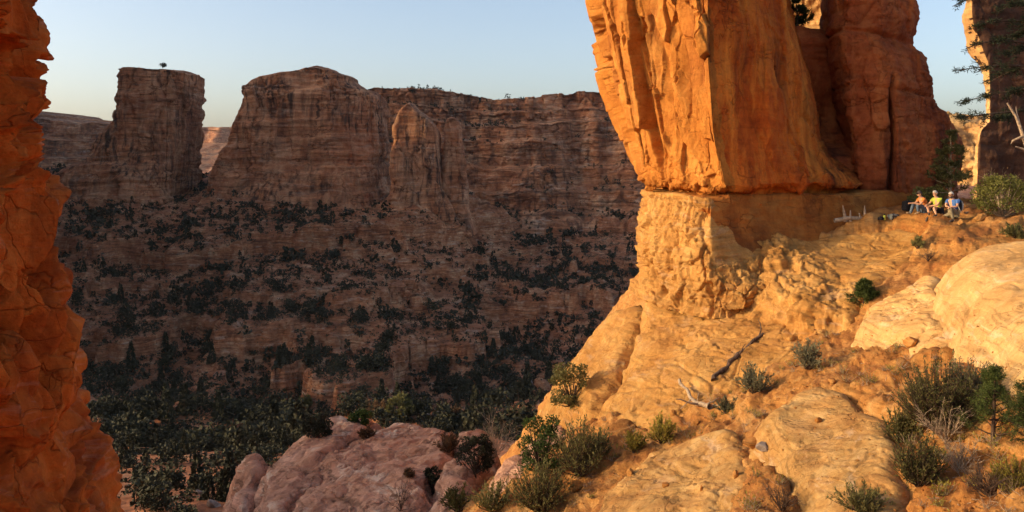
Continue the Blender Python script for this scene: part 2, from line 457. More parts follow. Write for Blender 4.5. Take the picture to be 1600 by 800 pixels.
def leaf_mat(name, c1, c2, trans=0.35):
    """leaves: colour varies from clump to clump and plant to plant; light passes through"""
    m, nt, b = mat_new(name); g = NB(nt)
    n_ = g.noise(g.pos(), 5.0 if trans > 0 else 0.5, 3, 0.6)
    oi = g.n('ShaderNodeObjectInfo').outputs['Random']
    f = g.math('ADD', g.math('MULTIPLY', n_, 0.75), g.math('MULTIPLY', oi, 0.25))
    col = g.ramp(f, [(0.3, c1), (0.7, c2)])
    g.l(col, b.inputs['Base Color'])
    b.inputs['Roughness'].default_value = 0.7
    if trans > 0:
        t = g.n('ShaderNodeBsdfTranslucent'); g.l(col, t.inputs[0])
        mx = g.n('ShaderNodeMixShader'); mx.inputs[0].default_value = trans
        g.l(b.outputs[0], mx.inputs[1]); g.l(t.outputs[0], mx.inputs[2])
        g.l(mx.outputs[0], nt.nodes['Material Output'].inputs[0])
    return m
L_DARK = leaf_mat('dark_juniper_leaf', (0.020, 0.019, 0.011), (0.050, 0.047, 0.024), 0.0)
L_BOUGH = leaf_mat('dark_pine_needle', (0.012, 0.017, 0.010), (0.034, 0.042, 0.020), 0.0)
L_SCRUB = leaf_mat('scrub_leaf', (0.030, 0.025, 0.014), (0.075, 0.062, 0.032), 0.0)
L_GREEN = leaf_mat('green_leaf', (0.030, 0.050, 0.012), (0.085, 0.115, 0.03))
L_OLIVE = leaf_mat('olive_leaf', (0.08, 0.075, 0.022), (0.22, 0.19, 0.07))
L_SAGE = leaf_mat('sage_leaf', (0.10, 0.095, 0.05), (0.24, 0.22, 0.13))
L_YELLOW = leaf_mat('yellow_leaf', (0.18, 0.14, 0.025), (0.40, 0.32, 0.06))
L_LIME = leaf_mat('lit_green_leaf', (0.13, 0.125, 0.03), (0.29, 0.27, 0.08))
L_PINE = leaf_mat('pine_needle', (0.030, 0.042, 0.010), (0.095, 0.115, 0.028), 0.25)
L_BROWN = leaf_mat('dry_brown_leaf', (0.08, 0.04, 0.02), (0.20, 0.11, 0.055))
M_BARK = plain_mat('bark', (0.075, 0.045, 0.03), 0.9, 0.35, 9)
M_DEAD = plain_mat('dead_wood', (0.34, 0.24, 0.16), 0.85, 0.3, 12)
M_DARKWOOD = plain_mat('weathered_dark_wood', (0.10, 0.06, 0.04), 0.9, 0.35, 10)
#@@MATS

# ------------------------------------------------------------------ rock shapes
def flakes(p, sx, sz, amp, seed, tilt=0.0, edge=0.12, deep=0.6):
    """tall plates broken off a face: slanted flat steps with cracks between them"""
    q = np.stack([(p[:, 0] - p[:, 2] * tilt) / sx, p[:, 1] / sx, p[:, 2] / sz], 1)
    q = q + 0.10 * np.stack([fbm(p * (0.7 / sx), 4, seed + 5), fbm(p * (0.7 / sx), 4, seed + 9), fbm(p * (0.7 / sx), 2, seed + 13)], 1)
    return facets(q, amp, amp * 0.9, seed, edge, deep)

def crumble(p, s, amp, seed):
    return facets(p / s + 0.15 * fbm(p * 1.5 / s, 3, seed)[:, None], amp * 0.75, amp * 1.1, seed, 0.12, 0.5)

def spall(p, scale, depth, seed, squash=(1, 1, 1), n=3):
    """thin sheets weathered off: crisp-edged steps"""
    q = p * np.array(squash); d = 0
    for k in range(n):
        f = fbm(q / scale * (1.0 + 0.7 * k), 5, seed + 11 * k, 0.55)
        d = d - depth * (0.7 ** k) * sstep(f, 0.05 + 0.06 * k, 0.08 + 0.06 * k)
    return d

def seam_dip(p):
    """the bedding seam under the tower is not quite level"""
    q = np.stack([p[:, 0], p[:, 1], 0 * p[:, 0]], 1)
    return (0.13 * fbm(q * 0.55, 4, 53) + 0.035 * fbm(q * 3, 3, 55)) * np.exp(-((p[:, 2] + 1.3) / 0.45) ** 2)

# ---- the tall tower on the right, lit on its left side
def towerA_fn(p, n):
    left = sstep(-n[:, 0], 0.15, 0.5)                       # the broken left side
    z = p[:, 2]
    low = 1 - sstep(z + 0.5 * fbm(p * 0.6, 2, 9), -1.1, 0.4)
    patch = sstep(fbm(p * np.array([0.4, 0.4, 0.25]), 2, 27), -0.25, 0.25)
    d = left * (flakes(p, 1.0, 6.0, 0.54, 3, -0.24, 0.04, 0.4) + patch * flakes(p, 0.45, 2.4, 0.19, 8, -0.26, 0.05, 0.4)) * (1 - 0.75 * low)
    d += left * low * (crumble(p * np.array([1, 1, 1.3]), 0.6, 0.15, 5) + crumble(p, 0.25, 0.05, 6))
    d += left * (0.05 * fbm(p * np.array([1.6, 1.6, 0.5]), 3, 21) + 0.012 * fbm(p * np.array([7, 7, 3]), 3, 23))
    d += (1 - left) * (0.26 * fbm(p * np.array([0.5, 0.5, 0.22]), 3, 11) + facets(p * np.array([0.7, 0.7, 0.22]) + 0.15 * fbm(p * 0.8, 3, 14)[:, None], 0.10, 0.10, 15, 0.05, 0.4) + spall(p, 1.6, 0.05, 16, (1, 1, 0.35)) + 0.012 * fbm(p * 4, 3, 12))
    v = n * d[:, None]; v[:, 2] += seam_dip(p)
    return v
SEAM = 295
A_ROWS = [(-420, 38, [(850, 44), (880, 40.0), (1010, 37.2), (1075, 35.6), (1140, 37.0), (1170, 39.3), (1175, 46), (1050, 48)]),
          (-200, 38, [(888, 44), (905, 40.0), (1030, 37.2), (1090, 35.6), (1160, 37.0), (1200, 39.3), (1205, 46), (1050, 48)]),
          (0, 38, [(930, 44), (936, 40.0), (1040, 37.2), (1106, 35.6), (1180, 37.0), (1228, 39.3), (1233, 46), (1050, 48)]),
          (80, 38, [(952, 44), (957, 40.0), (1046, 37.2), (1110, 35.6), (1195, 37.0), (1248, 39.3), (1253, 46), (1050, 48)]),
          (160, 38, [(970, 44), (977, 40.0), (1052, 37.2), (1113, 35.6), (1205, 37.0), (1264, 39.3), (1269, 46), (1050, 48)]),
          (215, 38, [(985, 44), (990, 40.0), (1058, 37.2), (1116, 35.6), (1212, 37.0), (1276, 39.3), (1281, 46), (1050, 48)]),
          (255, 38, [(995, 44), (1001, 40.0), (1065, 37.2), (1125, 35.6), (1225, 37.0), (1305, 39.3), (1310, 46), (1050, 48)]),
          (285, 38, [(1004, 44), (1009, 40.0), (1070, 37.2), (1134, 35.6), (1240, 37.0), (1340, 39.3), (1345, 46), (1050, 48)]),
          (SEAM, 38, [(1010, 44), (1015, 40.3), (1074, 37.5), (1136, 35.9), (1240, 37.3), (1345, 39.6), (1350, 46), (1050, 48)]),
          (SEAM + 3, 38, [(1030, 44), (1045, 40.9), (1086, 38.1), (1136, 36.5), (1240, 37.9), (1330, 40.2), (1335, 46), (1050, 48)]),
          (SEAM + 22, 38, [(1030, 44), (1045, 40.9), (1086, 38.1), (1136, 36.5), (1240, 37.9), (1330, 40.2), (1335, 46), (1050, 48)])]
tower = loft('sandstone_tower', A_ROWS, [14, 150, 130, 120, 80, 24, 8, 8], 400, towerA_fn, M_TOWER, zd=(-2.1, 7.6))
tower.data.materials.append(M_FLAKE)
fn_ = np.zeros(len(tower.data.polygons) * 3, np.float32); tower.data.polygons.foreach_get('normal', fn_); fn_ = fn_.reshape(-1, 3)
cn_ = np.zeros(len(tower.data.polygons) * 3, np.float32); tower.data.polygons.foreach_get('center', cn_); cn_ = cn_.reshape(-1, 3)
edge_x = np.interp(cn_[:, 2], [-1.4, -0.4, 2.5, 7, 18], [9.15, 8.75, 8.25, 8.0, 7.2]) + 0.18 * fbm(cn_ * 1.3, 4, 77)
tower.data.polygons.foreach_set('material_index', (cn_[:, 0] < edge_x).astype(np.int32))  # redder front: desert varnish, with its shade painted into the colour too
tag(tower, 'tall leaning sandstone tower with a golden flaked left side and shaded red front', 'rock tower')

# ---- its pedestal below the seam
def ped_fn(p, n):
    left = sstep(-n[:, 0] + 0.35 * fbm(p * 0.8, 3, 2), 0.25, 0.6)
    z = p[:, 2]
    low = 1 - sstep(z, -4.4, -3.6)
    d = left * (crumble(p * np.array([1, 1, 0.7]), 0.75, 0.22, 15) + crumble(p * np.array([1, 1, 0.8]), 0.3, 0.09, 19) + 0.05 * fbm(p * 1.5, 3, 6))
    d += (1 - left) * (0.12 * fbm(p * 0.6, 3, 22) + low * (crumble(p, 0.6, 0.16, 25) + crumble(p, 0.25, 0.05, 26)) + 0.03 * ridged(p * np.array([0.6, 0.6, 3.0]), 3, 4))
    v = n * d[:, None]; v[:, 2] += seam_dip(p)
    return v
P_ROWS = [(SEAM + 9, 38, [(1012, 44), (1018, 40.2), (1062, 37.4), (1112, 35.7), (1200, 37.3), (1330, 39.0), (1420, 41.5), (1100, 48)]),
          (325, 38, [(1008, 44), (1014, 40.0), (1060, 37.0), (1110, 35.3), (1200, 37.1), (1330, 38.8), (1430, 41), (1100, 48)]),
          (360, 38, [(1003, 44), (1006, 39.7), (1056, 36.6), (1110, 34.9), (1195, 36.5), (1320, 38.0), (1430, 41), (1100, 48)]),
          (400, 38, [(1000, 44), (1002, 39.4), (1052, 36.1), (1112, 34.4), (1190, 35.1), (1310, 36.6), (1430, 41), (1100, 48)]),
          (428, 38, [(1004, 44), (1008, 39.4), (1056, 36.0), (1115, 34.0), (1190, 33.6), (1300, 35.6), (1430, 41), (1100, 48)]),
          (446, 38, [(1000, 44), (1006, 39.4), (1056, 36.0), (1116, 34.0), (1185, 33.7), (1300, 35.8), (1430, 41), (1100, 48)]),
          (470, 38, [(985, 44), (994, 39.2), (1048, 35.6), (1116, 33.8), (1185, 34.3), (1300, 36.4), (1430, 41), (1100, 48)])]
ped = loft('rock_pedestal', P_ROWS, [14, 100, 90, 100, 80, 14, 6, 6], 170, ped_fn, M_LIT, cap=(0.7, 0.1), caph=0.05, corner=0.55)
ped.data.materials.append(M_SHELF_SHADE)
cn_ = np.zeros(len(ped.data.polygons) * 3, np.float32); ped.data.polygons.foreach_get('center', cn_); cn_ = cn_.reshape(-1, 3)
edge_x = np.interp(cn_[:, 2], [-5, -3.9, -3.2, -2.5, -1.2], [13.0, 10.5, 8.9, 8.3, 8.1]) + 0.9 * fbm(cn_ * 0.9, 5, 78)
ped.data.polygons.foreach_set('material_index', (cn_[:, 0] > edge_x).astype(np.int32))  # right part takes a darker red copy, painting in the shade there
tag(ped, 'crumbly golden rock pedestal under the tall tower, below the dark horizontal seam', 'rock')

# ---- the darker tower behind, right of the alcove
def towerB_fn(p, n):
    d = 0.20 * fbm(p * np.array([0.35, 0.35, 0.5]), 4, 41) + 0.03 * ridged(p * np.array([0.4, 0.4, 2.2]), 3, 44) + facets(p * np.array([0.45, 0.45, 0.3]) + 0.12 * fbm(p * 0.7, 3, 45)[:, None], 0.14, 0.14, 46, 0.04, 0.5) + spall(p, 1.8, 0.06, 47, (0.7, 0.7, 1.2)) + 0.025 * fbm(p * 4, 3, 48)
    X, Z = p[:, 0], p[:, 2]
    ck = np.exp(-((X - 17.35 - 0.06 * np.sin(Z * 1.7) - 0.02 * Z) / 0.09) ** 2) * (1 - sstep(Z, 3.2, 4.2))
    c2 = np.exp(-((X - 15.05 + 0.12 * Z) / 0.08) ** 2) * sstep(Z, 2.0, 3.0)
    hb = np.exp(-((Z - 5.9 + 0.12 * (X - 17)) / 0.10) ** 2) + 0.6 * np.exp(-((Z - 3.3 + 0.1 * (X - 17)) / 0.08) ** 2)
    return d - 0.7 * ck - 0.6 * c2 - 0.22 * hb
B_ROWS = [(-420, 41.5, [(1292, 46), (1302, 43), (1320, 42), (1360, 41.6), (1395, 42.2), (1400, 46), (1340, 50)]),
          (-60, 41.5, [(1285, 46), (1298, 42.8), (1318, 41.6), (1375, 41.3), (1424, 42.2), (1422, 46), (1340, 51)]),
          (20, 41.5, [(1283, 46), (1296, 42.7), (1318, 41.5), (1380, 41.1), (1427, 42.2), (1425, 46), (1340, 51)]),
          (48, 41.5, [(1283, 46), (1297, 42.7), (1320, 41.4), (1380, 41.0), (1420, 42.2), (1418, 46), (1340, 51)]),
          (58, 41.5, [(1284, 46), (1298, 42.7), (1321, 41.4), (1380, 41.0), (1424, 42.2), (1420, 46), (1340, 51)]),
          (85, 41.5, [(1286, 46), (1300, 42.6), (1322, 41.3), (1388, 40.8), (1444, 42.0), (1442, 46), (1340, 52)]),
          (125, 41.5, [(1290, 46), (1306, 42.6), (1326, 41.2), (1394, 40.6), (1453, 42.0), (1448, 46), (1340, 52)]),
          (145, 41.5, [(1292, 46), (1309, 42.5), (1328, 41.2), (1394, 40.6), (1456, 42.0), (1450, 46), (1340, 52)]),
          (190, 41.5, [(1300, 46), (1318, 42.5), (1333, 41.1), (1400, 40.5), (1484, 42.0), (1478, 46), (1340, 52)]),
          (235, 41.5, [(1308, 46), (1327, 42.4), (1340, 41.0), (1405, 40.4), (1497, 42.0), (1490, 46), (1340, 52)]),
          (340, 41.5, [(1320, 46), (1338, 42.4), (1348, 40.9), (1410, 40.4), (1494, 42.2), (1490, 46), (1340, 52)])]
towB = loft('shaded_tower', B_ROWS, [30, 50, 90, 100, 36, 8, 8], 250, towerB_fn, M_TOWERB, zd=(-2.2, 8.3))
tag(towB, 'dark red banded rock tower with a black vertical crack, behind the seated hikers', 'rock tower')

# ---- rock filling the alcove between the two towers
def alc_fn(p, n):
    return 0.16 * fbm(p * np.array([0.5, 0.5, 0.6]), 3, 61) + 0.06 * ridged(p * np.array([0.4, 0.4, 3.0]), 3, 64)
C_ROWS = [(44, 44, [(1225, 46), (1236, 44.2), (1262, 44.0), (1285, 44.6), (1290, 48), (1240, 50)]),
          (70, 44, [(1222, 46), (1236, 43.8), (1270, 43.7), (1305, 44.4), (1310, 48), (1240, 50)]),
          (110, 44, [(1222, 46), (1240, 43.6), (1280, 43.9), (1318, 44.2), (1320, 48), (1240, 50)]),
          (180, 44, [(1230, 46), (1250, 44.2), (1290, 44.8), (1330, 44.4), (1335, 48), (1240, 50)]),
          (225, 44, [(1240, 46), (1262, 43.6), (1300, 43.8), (1345, 43.6), (1350, 48), (1240, 50)]),
          (250, 44, [(1240, 46), (1270, 42.4), (1310, 41.8), (1355, 42.0), (1360, 48), (1240, 50)]),
          (330, 44, [(1240, 46), (1270, 41.5), (1310, 41.0), (1365, 41.4), (1370, 48), (1240, 50)])]
alc = loft('alcove_rock', C_ROWS, [15, 50, 50, 30, 10, 10], 150, alc_fn, M_TOWERB, caph=0.2)
tag(alc, 'low dark rock filling the deep alcove between the two towers', 'rock')

# ---- sunlit walls seen through the gaps, and the shaded cliff at the right edge
def cliff_fn(a, s, seed):
    return lambda p, n: a * fbm(p / s, 5, seed) + 0.35 * a * ridged(p / s * np.array([0.6, 0.6, 3.0]), 3, seed + 4) + flakes(p, s * 0.8, s * 2, 0.35 * a, seed + 7)
gapw = loft('sunlit_wall', [(-200, 53, [(1205, 55.5), (1215, 53.6), (1260, 53), (1320, 52.6), (1330, 55.5)]), (120, 53, [(1195, 55.5), (1205, 53.6), (1260, 53), (1320, 52.6), (1330, 55.5)])],
            [10, 40, 50, 10, 10], 120, cliff_fn(0.5, 2.0, 71), M_GOLDCLIFF)
tag(gapw, 'sunlit golden wall glimpsed at the top through the gap between the towers', 'rock wall')
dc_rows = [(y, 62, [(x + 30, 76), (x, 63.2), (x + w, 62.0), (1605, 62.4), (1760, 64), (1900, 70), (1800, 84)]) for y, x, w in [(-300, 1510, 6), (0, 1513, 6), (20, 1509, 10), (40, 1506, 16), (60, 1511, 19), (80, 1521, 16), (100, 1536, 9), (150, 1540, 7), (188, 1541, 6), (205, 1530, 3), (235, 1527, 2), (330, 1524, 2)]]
dcl = loft('shaded_cliff', dc_rows, [15, 40, 90, 20, 10, 10, 10], 220, cliff_fn(0.22, 2.2, 81), M_SHADECLIFF, corner=0.1)
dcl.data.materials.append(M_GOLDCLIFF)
cn_ = np.zeros(len(dcl.data.polygons) * 3, np.float32); dcl.data.polygons.foreach_get('normal', cn_); dcl.data.polygons.foreach_set('material_index', (cn_[0::3] < -0.72).astype(np.int32))  # left-facing faces take pale gold: the sunlit edge painted into the colour
tag(dcl, 'shaded brown cliff with a painted sunlit edge behind the pine at the right border', 'cliff')
dsun = loft('distant_cliff', [(186, 120, [(1470, 140), (1480, 122), (1540, 120), (1600, 124), (1620, 150)]), (196, 120, [(1465, 140), (1475, 121), (1540, 119), (1600, 123), (1620, 150)]),
                              (290, 120, [(1460, 140), (1470, 118), (1540, 115), (1600, 119), (1620, 150)])], [10, 60, 40, 10, 10], 90, cliff_fn(1.2, 4.0, 91), M_GOLDCLIFF)
tag(dsun, 'small patch of distant sunlit cliff below the pine boughs', 'cliff')

# ---- the near rock at the left border
def near_fn(p, n):
    w = 0.11 * np.stack([fbm(p * 2.2, 4, 101), fbm(p * 2.2, 4, 105), fbm(p * 2.2, 4, 109)], 1)
    q = (p + w) @ np.array([[0.9, 0.1, -0.42], [0, 1, 0.1], [0.42, -0.1, 0.9]])
    a = facets(q * np.array([2.4, 2.4, 1.5]), 0.19, 0.23, 103, 0.09, 1.3)
    a += facets(q * np.array([6.5, 6.5, 4.5]), 0.05, 0.07, 107, 0.12, 1.1)
    a += 0.10 * facets(q * 15, 0.05, 0.08, 108, 0.15, 0.4)
    low = 1 - sstep(p[:, 2] + 0.3 * fbm(p, 2, 3), -1.5, -0.6)
    a *= 1 - 0.5 * low
    a -= 0.05
    return a + 0.07 * fbm(p * 1.3, 3, 111) + 0.010 * fbm(p * 12, 3, 115)
NR = [(-500, -78), (-250, -53), (-80, -33), (0, -26), (45, -12), (75, -18), (130, -18), (150, -20), (168, -38), (205, -32), (265, -16), (340, 14), (385, -40), (430, -14), (485, 18), (522, -22), (548, 68), (572, 26), (615, 76), (640, 72), (658, 38), (700, 76), (730, 84), (800, 114), (950, 166), (1300, 256), (1900, 346)]
n_rows = [(y, 5.2, [(x - 26, 6.6), (x, 5.3), (x - 40 - x * 0.2, 4.75), (x * 0.4 - 110, 4.3), (x * 0.2 - 300, 3.9), (-900, 3.4), (-1500, 7.0), (-500, 9.0)]) for y, x in NR]
near = loft('near_rock_wall', n_rows, [40, 105, 115, 60, 14, 8, 8, 8], 500, near_fn, M_NEAR, corner=0.6, zd=(-2.4, 1.15), blur=2)
tag(near, 'rough deep orange rock wall close by at the left border', 'rock wall')

# ------------------------------------------------------------------ slickrock ledges in front of the tower
POLYS = []
def slick_fn(seed, amp=0.10, rough=0.03, lin=0.03, tilt=(0.8, 0.5, 2.5)):
    """wind-smoothed sandstone: gentle swells, bedding in the direction tilt, spalled sheets, thin cracks, a few hollows"""
    t = np.array(tilt, float); t /= np.linalg.norm(t)
    e = np.cross(t, (0.2, 1, 0.1)); e /= np.linalg.norm(e); h = np.cross(t, e); h /= np.linalg.norm(h)
    def fn(p, n):
        q = np.stack([p @ e * 0.22, p @ h * 0.22, p @ t * 1.6], 1)
        d = amp * fbm(p * 0.4, 3, seed)
        d += lin * 0.5 * ridged(q, 4, seed + 5) * sstep(fbm(p * 0.4, 2, seed + 6), -0.3, 0.4)
        d += spall(np.stack([p @ e, p @ h, p @ t], 1), 2.6, rough * 1.3, seed + 20, (0.55, 0.8, 1.6))
        d += rough * 0.22 * fbm(p * 3.0, 4, seed + 9)
        f1, g, r = worley(p * np.array([0.8, 0.8, 1.2]), seed + 2)
        d -= 2.0 * rough * np.exp(-(f1 / 0.15) ** 2) * (r > 0.8)
        f1, g, r = worley(np.stack([p @ e * 0.28, p @ h * 0.5, p @ t * 0.6], 1) + 0.30 * fbm(p * 0.7, 4, seed + 3)[:, None], seed + 8)
        d -= 1.8 * rough * (1 - sstep(g, 0.0, 0.03))
        return d
    return fn
s = slab('slickrock_dome', [(1085, 440, 36), (1150, 382, 36), (1240, 363, 37.2), (1330, 347, 37.5), (1420, 340, 36.5), (1470, 347, 35), (1458, 390, 32.5), (1440, 420, 31.5), (1380, 450, 30.5), (1345, 490, 29.5), (1335, 522, 28.6), (1270, 500, 29.8), (1210, 472, 32.0), (1150, 462, 34)],
     [(1250, 420, 33.5), (1330, 400, 34.5), (1400, 380, 35), (1300, 470, 31)], M_LIT, lambda p, n: slick_fn(131, 0.16, 0.05, 0.05)(p, n) + (1 - sstep(p[:, 0] + 0.6 * fbm(p * 0.6, 3, 139), 10.0, 13.0)) * (crumble(p, 0.65, 0.26, 135) + crumble(p, 0.28, 0.08, 136)), rnd=0.9, h=0.8, warp=0.35, out=0.5)
tag(s, 'broad bumpy golden slickrock dome below the hikers and the tower', 'rock')
s = slab('flank_rock', [(1000, 432, 41), (1020, 440, 39.5), (1000, 500, 37.6), (960, 570, 35.2), (938, 625, 33.5), (900, 655, 34), (860, 655, 36), (838, 645, 38.5), (846, 600, 41), (890, 548, 43), (950, 488, 44)],
     [(920, 560, 39.5), (970, 490, 40.5)], M_LIT, slick_fn(141, 0.14, 0.03, 0.05), rnd=1.6, h=1.2, warp=0.25, out=1.6)
tag(s, 'rounded golden flank dropping to the canyon on the tower\'s left side', 'rock')
s = slab('slickrock_slope', [(1012, 440, 39), (1060, 454, 37.2), (1110, 460, 36), (1210, 478, 33.5), (1290, 522, 30.2), (1255, 562, 28.3), (1170, 606, 28.6), (1085, 640, 28.8), (1005, 690, 28.5), (955, 650, 31.5), (945, 615, 33), (985, 530, 36.2)],
     [(1080, 540, 32.7), (1180, 540, 30.8), (1010, 610, 31.6)], M_LIT, slick_fn(151, 0.18, 0.055, 0.055, (1.1, 0.8, 0.9)), rnd=0.8, h=0.7, warp=0.3, out=0.7)
tag(s, 'pitted golden slickrock slope carrying the dark fallen log', 'rock')
s = slab('pale_slab', [(1462, 396, 27.5), (1500, 380, 28.5), (1600, 366, 28), (1720, 362, 26), (1760, 420, 20), (1720, 560, 16.2), (1640, 590, 16.2), (1560, 560, 17.6), (1525, 520, 19.5), (1490, 460, 22.8), (1463, 420, 26)],
     [(1560, 430, 23), (1620, 480, 19.5)], M_PALE, slick_fn(161, 0.10, 0.015, 0.03, (1.2, -0.7, 1.2)), rnd=1.3, h=1.1, warp=0.12, out=0.9, step=0.045)
tag(s, 'smooth pale bulging sandstone slab at the right border', 'rock slab')
s = slab('layered_slab', [(1345, 492, 29), (1400, 455, 29.5), (1455, 420, 30), (1500, 470, 25.5), (1530, 540, 21), (1480, 556, 21.8), (1400, 535, 24.8), (1340, 510, 28)],
     [(1440, 490, 25.8)], M_PALE, slick_fn(171, 0.12, 0.05, 0.06, (0.9, 0.6, 1.6)), rnd=0.5, h=0.5, warp=0.25, out=0.5, step=0.045)
tag(s, 'flat layered slab between the dome and the pale bulging slab', 'rock slab')
s = slab('bulging_slab', [(1170, 652, 22.2), (1215, 612, 24), (1290, 588, 24.6), (1350, 600, 22.6), (1420, 640, 19.2), (1440, 700, 17), (1460, 780, 15), (1420, 850, 14), (1240, 850, 15.3), (1225, 780, 17.2), (1190, 710, 20)],
     [(1280, 660, 20.8), (1330, 720, 17.7)], M_SLICK, slick_fn(181, 0.10, 0.03, 0.055, (1.7, 0.9, 0.5)), rnd=0.8, h=0.9, warp=0.2, out=0.6, step=0.04)
tag(s, 'striated golden slab in the right foreground left of the big bush', 'rock slab')
s = slab('sloping_slab', [(1160, 640, 24.2), (1090, 665, 25.4), (1020, 700, 25.6), (960, 745, 24), (905, 800, 22.8), (890, 850, 21.5), (1000, 900, 17.5), (1150, 860, 17), (1190, 760, 19.8), (1180, 690, 22)],
     [(1080, 740, 22.3), (1000, 800, 20.8)], M_SLICK, slick_fn(191, 0.12, 0.04, 0.05, (0.9, 1.3, 0.6)), rnd=0.6, h=0.5, warp=0.25, out=0.6, step=0.045)
tag(s, 'long sloping slickrock slab with scattered stones, bottom centre right', 'rock slab')

# ---- shaded pink slabs below, left of the ridge
PK = lambda sd: slick_fn(sd, 0.25, 0.07, 0.16, (0.9, -0.5, 0.9))
s = slab('pink_slab', [(440, 830, 34), (470, 760, 38), (510, 705, 42), (560, 668, 45.5), (620, 656, 47), (695, 664, 46.5), (708, 690, 43), (690, 725, 38.5), (655, 775, 34.5), (630, 850, 31), (520, 880, 31)],
     [(600, 730, 39)], M_PINK, PK(201), rnd=0.8, h=0.5, warp=0.5, out=1.6, step=0.07)
tag(s, 'large swirled pink slickrock slab in the shade, bottom centre', 'rock slab')
s = slab('pink_dome', [(398, 770, 38.5), (410, 728, 42), (448, 685, 45.5), (500, 650, 48), (548, 645, 49), (585, 655, 48), (552, 672, 45), (520, 700, 41.6), (480, 762, 37.6), (445, 830, 33.5), (395, 830, 34.5)],
     [], M_PINK, PK(211), rnd=1.0, h=0.7, warp=0.5, out=1.8, step=0.08)
tag(s, 'long pink slickrock dome, left of the large swirled slab', 'rock slab')
s = slab('grey_dome', [(362, 740, 43), (380, 708, 45.5), (415, 700, 46.5), (425, 715, 44.5), (405, 765, 39.8), (380, 830, 35.5), (350, 830, 36.5)], [], M_PINK, PK(221), rnd=0.9, h=0.9, warp=0.25, out=1.4, step=0.08)
tag(s, 'small grey weathered dome at the left end of the pink slabs', 'rock')
s = slab('pink_ledge', [(640, 850, 31), (665, 780, 34), (700, 722, 38), (722, 705, 40), (735, 725, 38), (735, 770, 34), (720, 850, 30)], [], M_PINK, PK(231), rnd=0.6, h=0.4, warp=0.4, out=1.2, step=0.07)
tag(s, 'narrow pink ledge between the swirled slab and the thorn bushes', 'rock slab')
s = slab('round_boulder', [(706, 692, 42), (716, 665, 44.5), (742, 656, 45.5), (765, 664, 45), (772, 685, 42.8), (745, 702, 41)], [], M_PINK, PK(241), rnd=0.8, h=0.7, warp=0.12, out=0.9, step=0.06)
tag(s, 'smooth round pink boulder right of the swirled slab', 'boulder')
s = slab('pink_spur', [(752, 758, 33), (800, 712, 35), (845, 662, 37), (880, 642, 37.5), (900, 660, 35), (850, 720, 31.5), (810, 770, 29.5), (780, 830, 27.5), (740, 830, 28.5)], [], M_PINK, PK(251), rnd=0.7, h=0.6, warp=0.2, out=1.0, step=0.06)
tag(s, 'bare pink spur slanting down behind the green shrub', 'rock slab')

base_pts = [W(*p) for p in [(1447, 332, 35.8), (1447, 352, 33.6), (1530, 338, 34.6), (1600, 336, 35), (1400, 327, 38.3), (1500, 313, 43), (1600, 318, 46), (1300, 352, 39),
    (1440, 408, 31), (1330, 530, 28.5), (1250, 512, 30.5), (1480, 570, 21.5), (1400, 560, 24), (1310, 570, 26), (1560, 640, 17), (1600, 700, 15), (1500, 740, 15.5),
    (1240, 580, 27), (1160, 618, 28), (1090, 648, 28.3), (1030, 684, 28), (960, 738, 26.5), (890, 800, 25), (860, 720, 29), (1180, 730, 21), (1100, 740, 22), (1050, 815, 19), (1300, 815, 16), (1550, 800, 13.5),
    (820, 730, 33), (770, 775, 31), (870, 690, 36), (930, 640, 45)]]
base_pts += [np.array(p) for p in [(32, 20, -2.5), (32, 45, -2.6), (24, 52, -3.0), (40, 60, -3.5), (20, 3, -4.5), (6, 4, -7.5), (-6, 6, -11), (-6, 16, -12.5), (-10, 30, -16.5), (-14, 45, -22), (0, 50, -18), (-20, 20, -20), (-30, 50, -35), (-5, 60, -26), (12, 60, -4.5)]]
base_pts = np.array(base_pts)
def base_z(xy): return tps(base_pts, xy)
uu = np.concatenate([np.linspace(-0.32, 0.0, 60)[:-1], np.linspace(0, 0.6, 330), np.linspace(0.6, 1.05, 24)[1:]]); yy = np.concatenate([np.linspace(5, 11.5, 14)[:-1], np.geomspace(11.5, 48, 300), np.linspace(48, 64, 20)[1:]])
U, YY = np.meshgrid(uu, yy); xy = np.stack([(U * YY).ravel(), YY.ravel()], 1)
bz = base_z(xy)
sunk = np.zeros(len(xy))
for B in POLYS: sunk = np.maximum(sunk, sstep(poly_dist(xy, B), 0.15, 1.2))
bz -= 1.6 * sunk
P = np.concatenate([xy, bz[:, None]], 1).reshape(len(yy), len(uu), 3)
def ground_fn(p, n):
    d = 0.16 * fbm(p * 0.6, 4, 121) + 0.05 * fbm(p * 3, 4, 125)
    return d + facets(p * np.array([0.9, 0.9, 1.5]) + 0.15 * fbm(p, 3, 5)[:, None], 0.12, 0.12, 127, 0.1, 0.3) + facets(p * 3.0, 0.03, 0.04, 128, 0.1, 0.3) + 0.03 * ridged(p * np.array([1.0, 1.0, 4.0]), 3, 129)
ground = displaced('ground', P, ground_fn, M_SOIL, False)
tag(ground, 'orange soil and broken rock in the gullies between the slabs', kind='structure')
SURF.append(lambda x, y: float(base_z(np.array([[x, y]]))[0]))


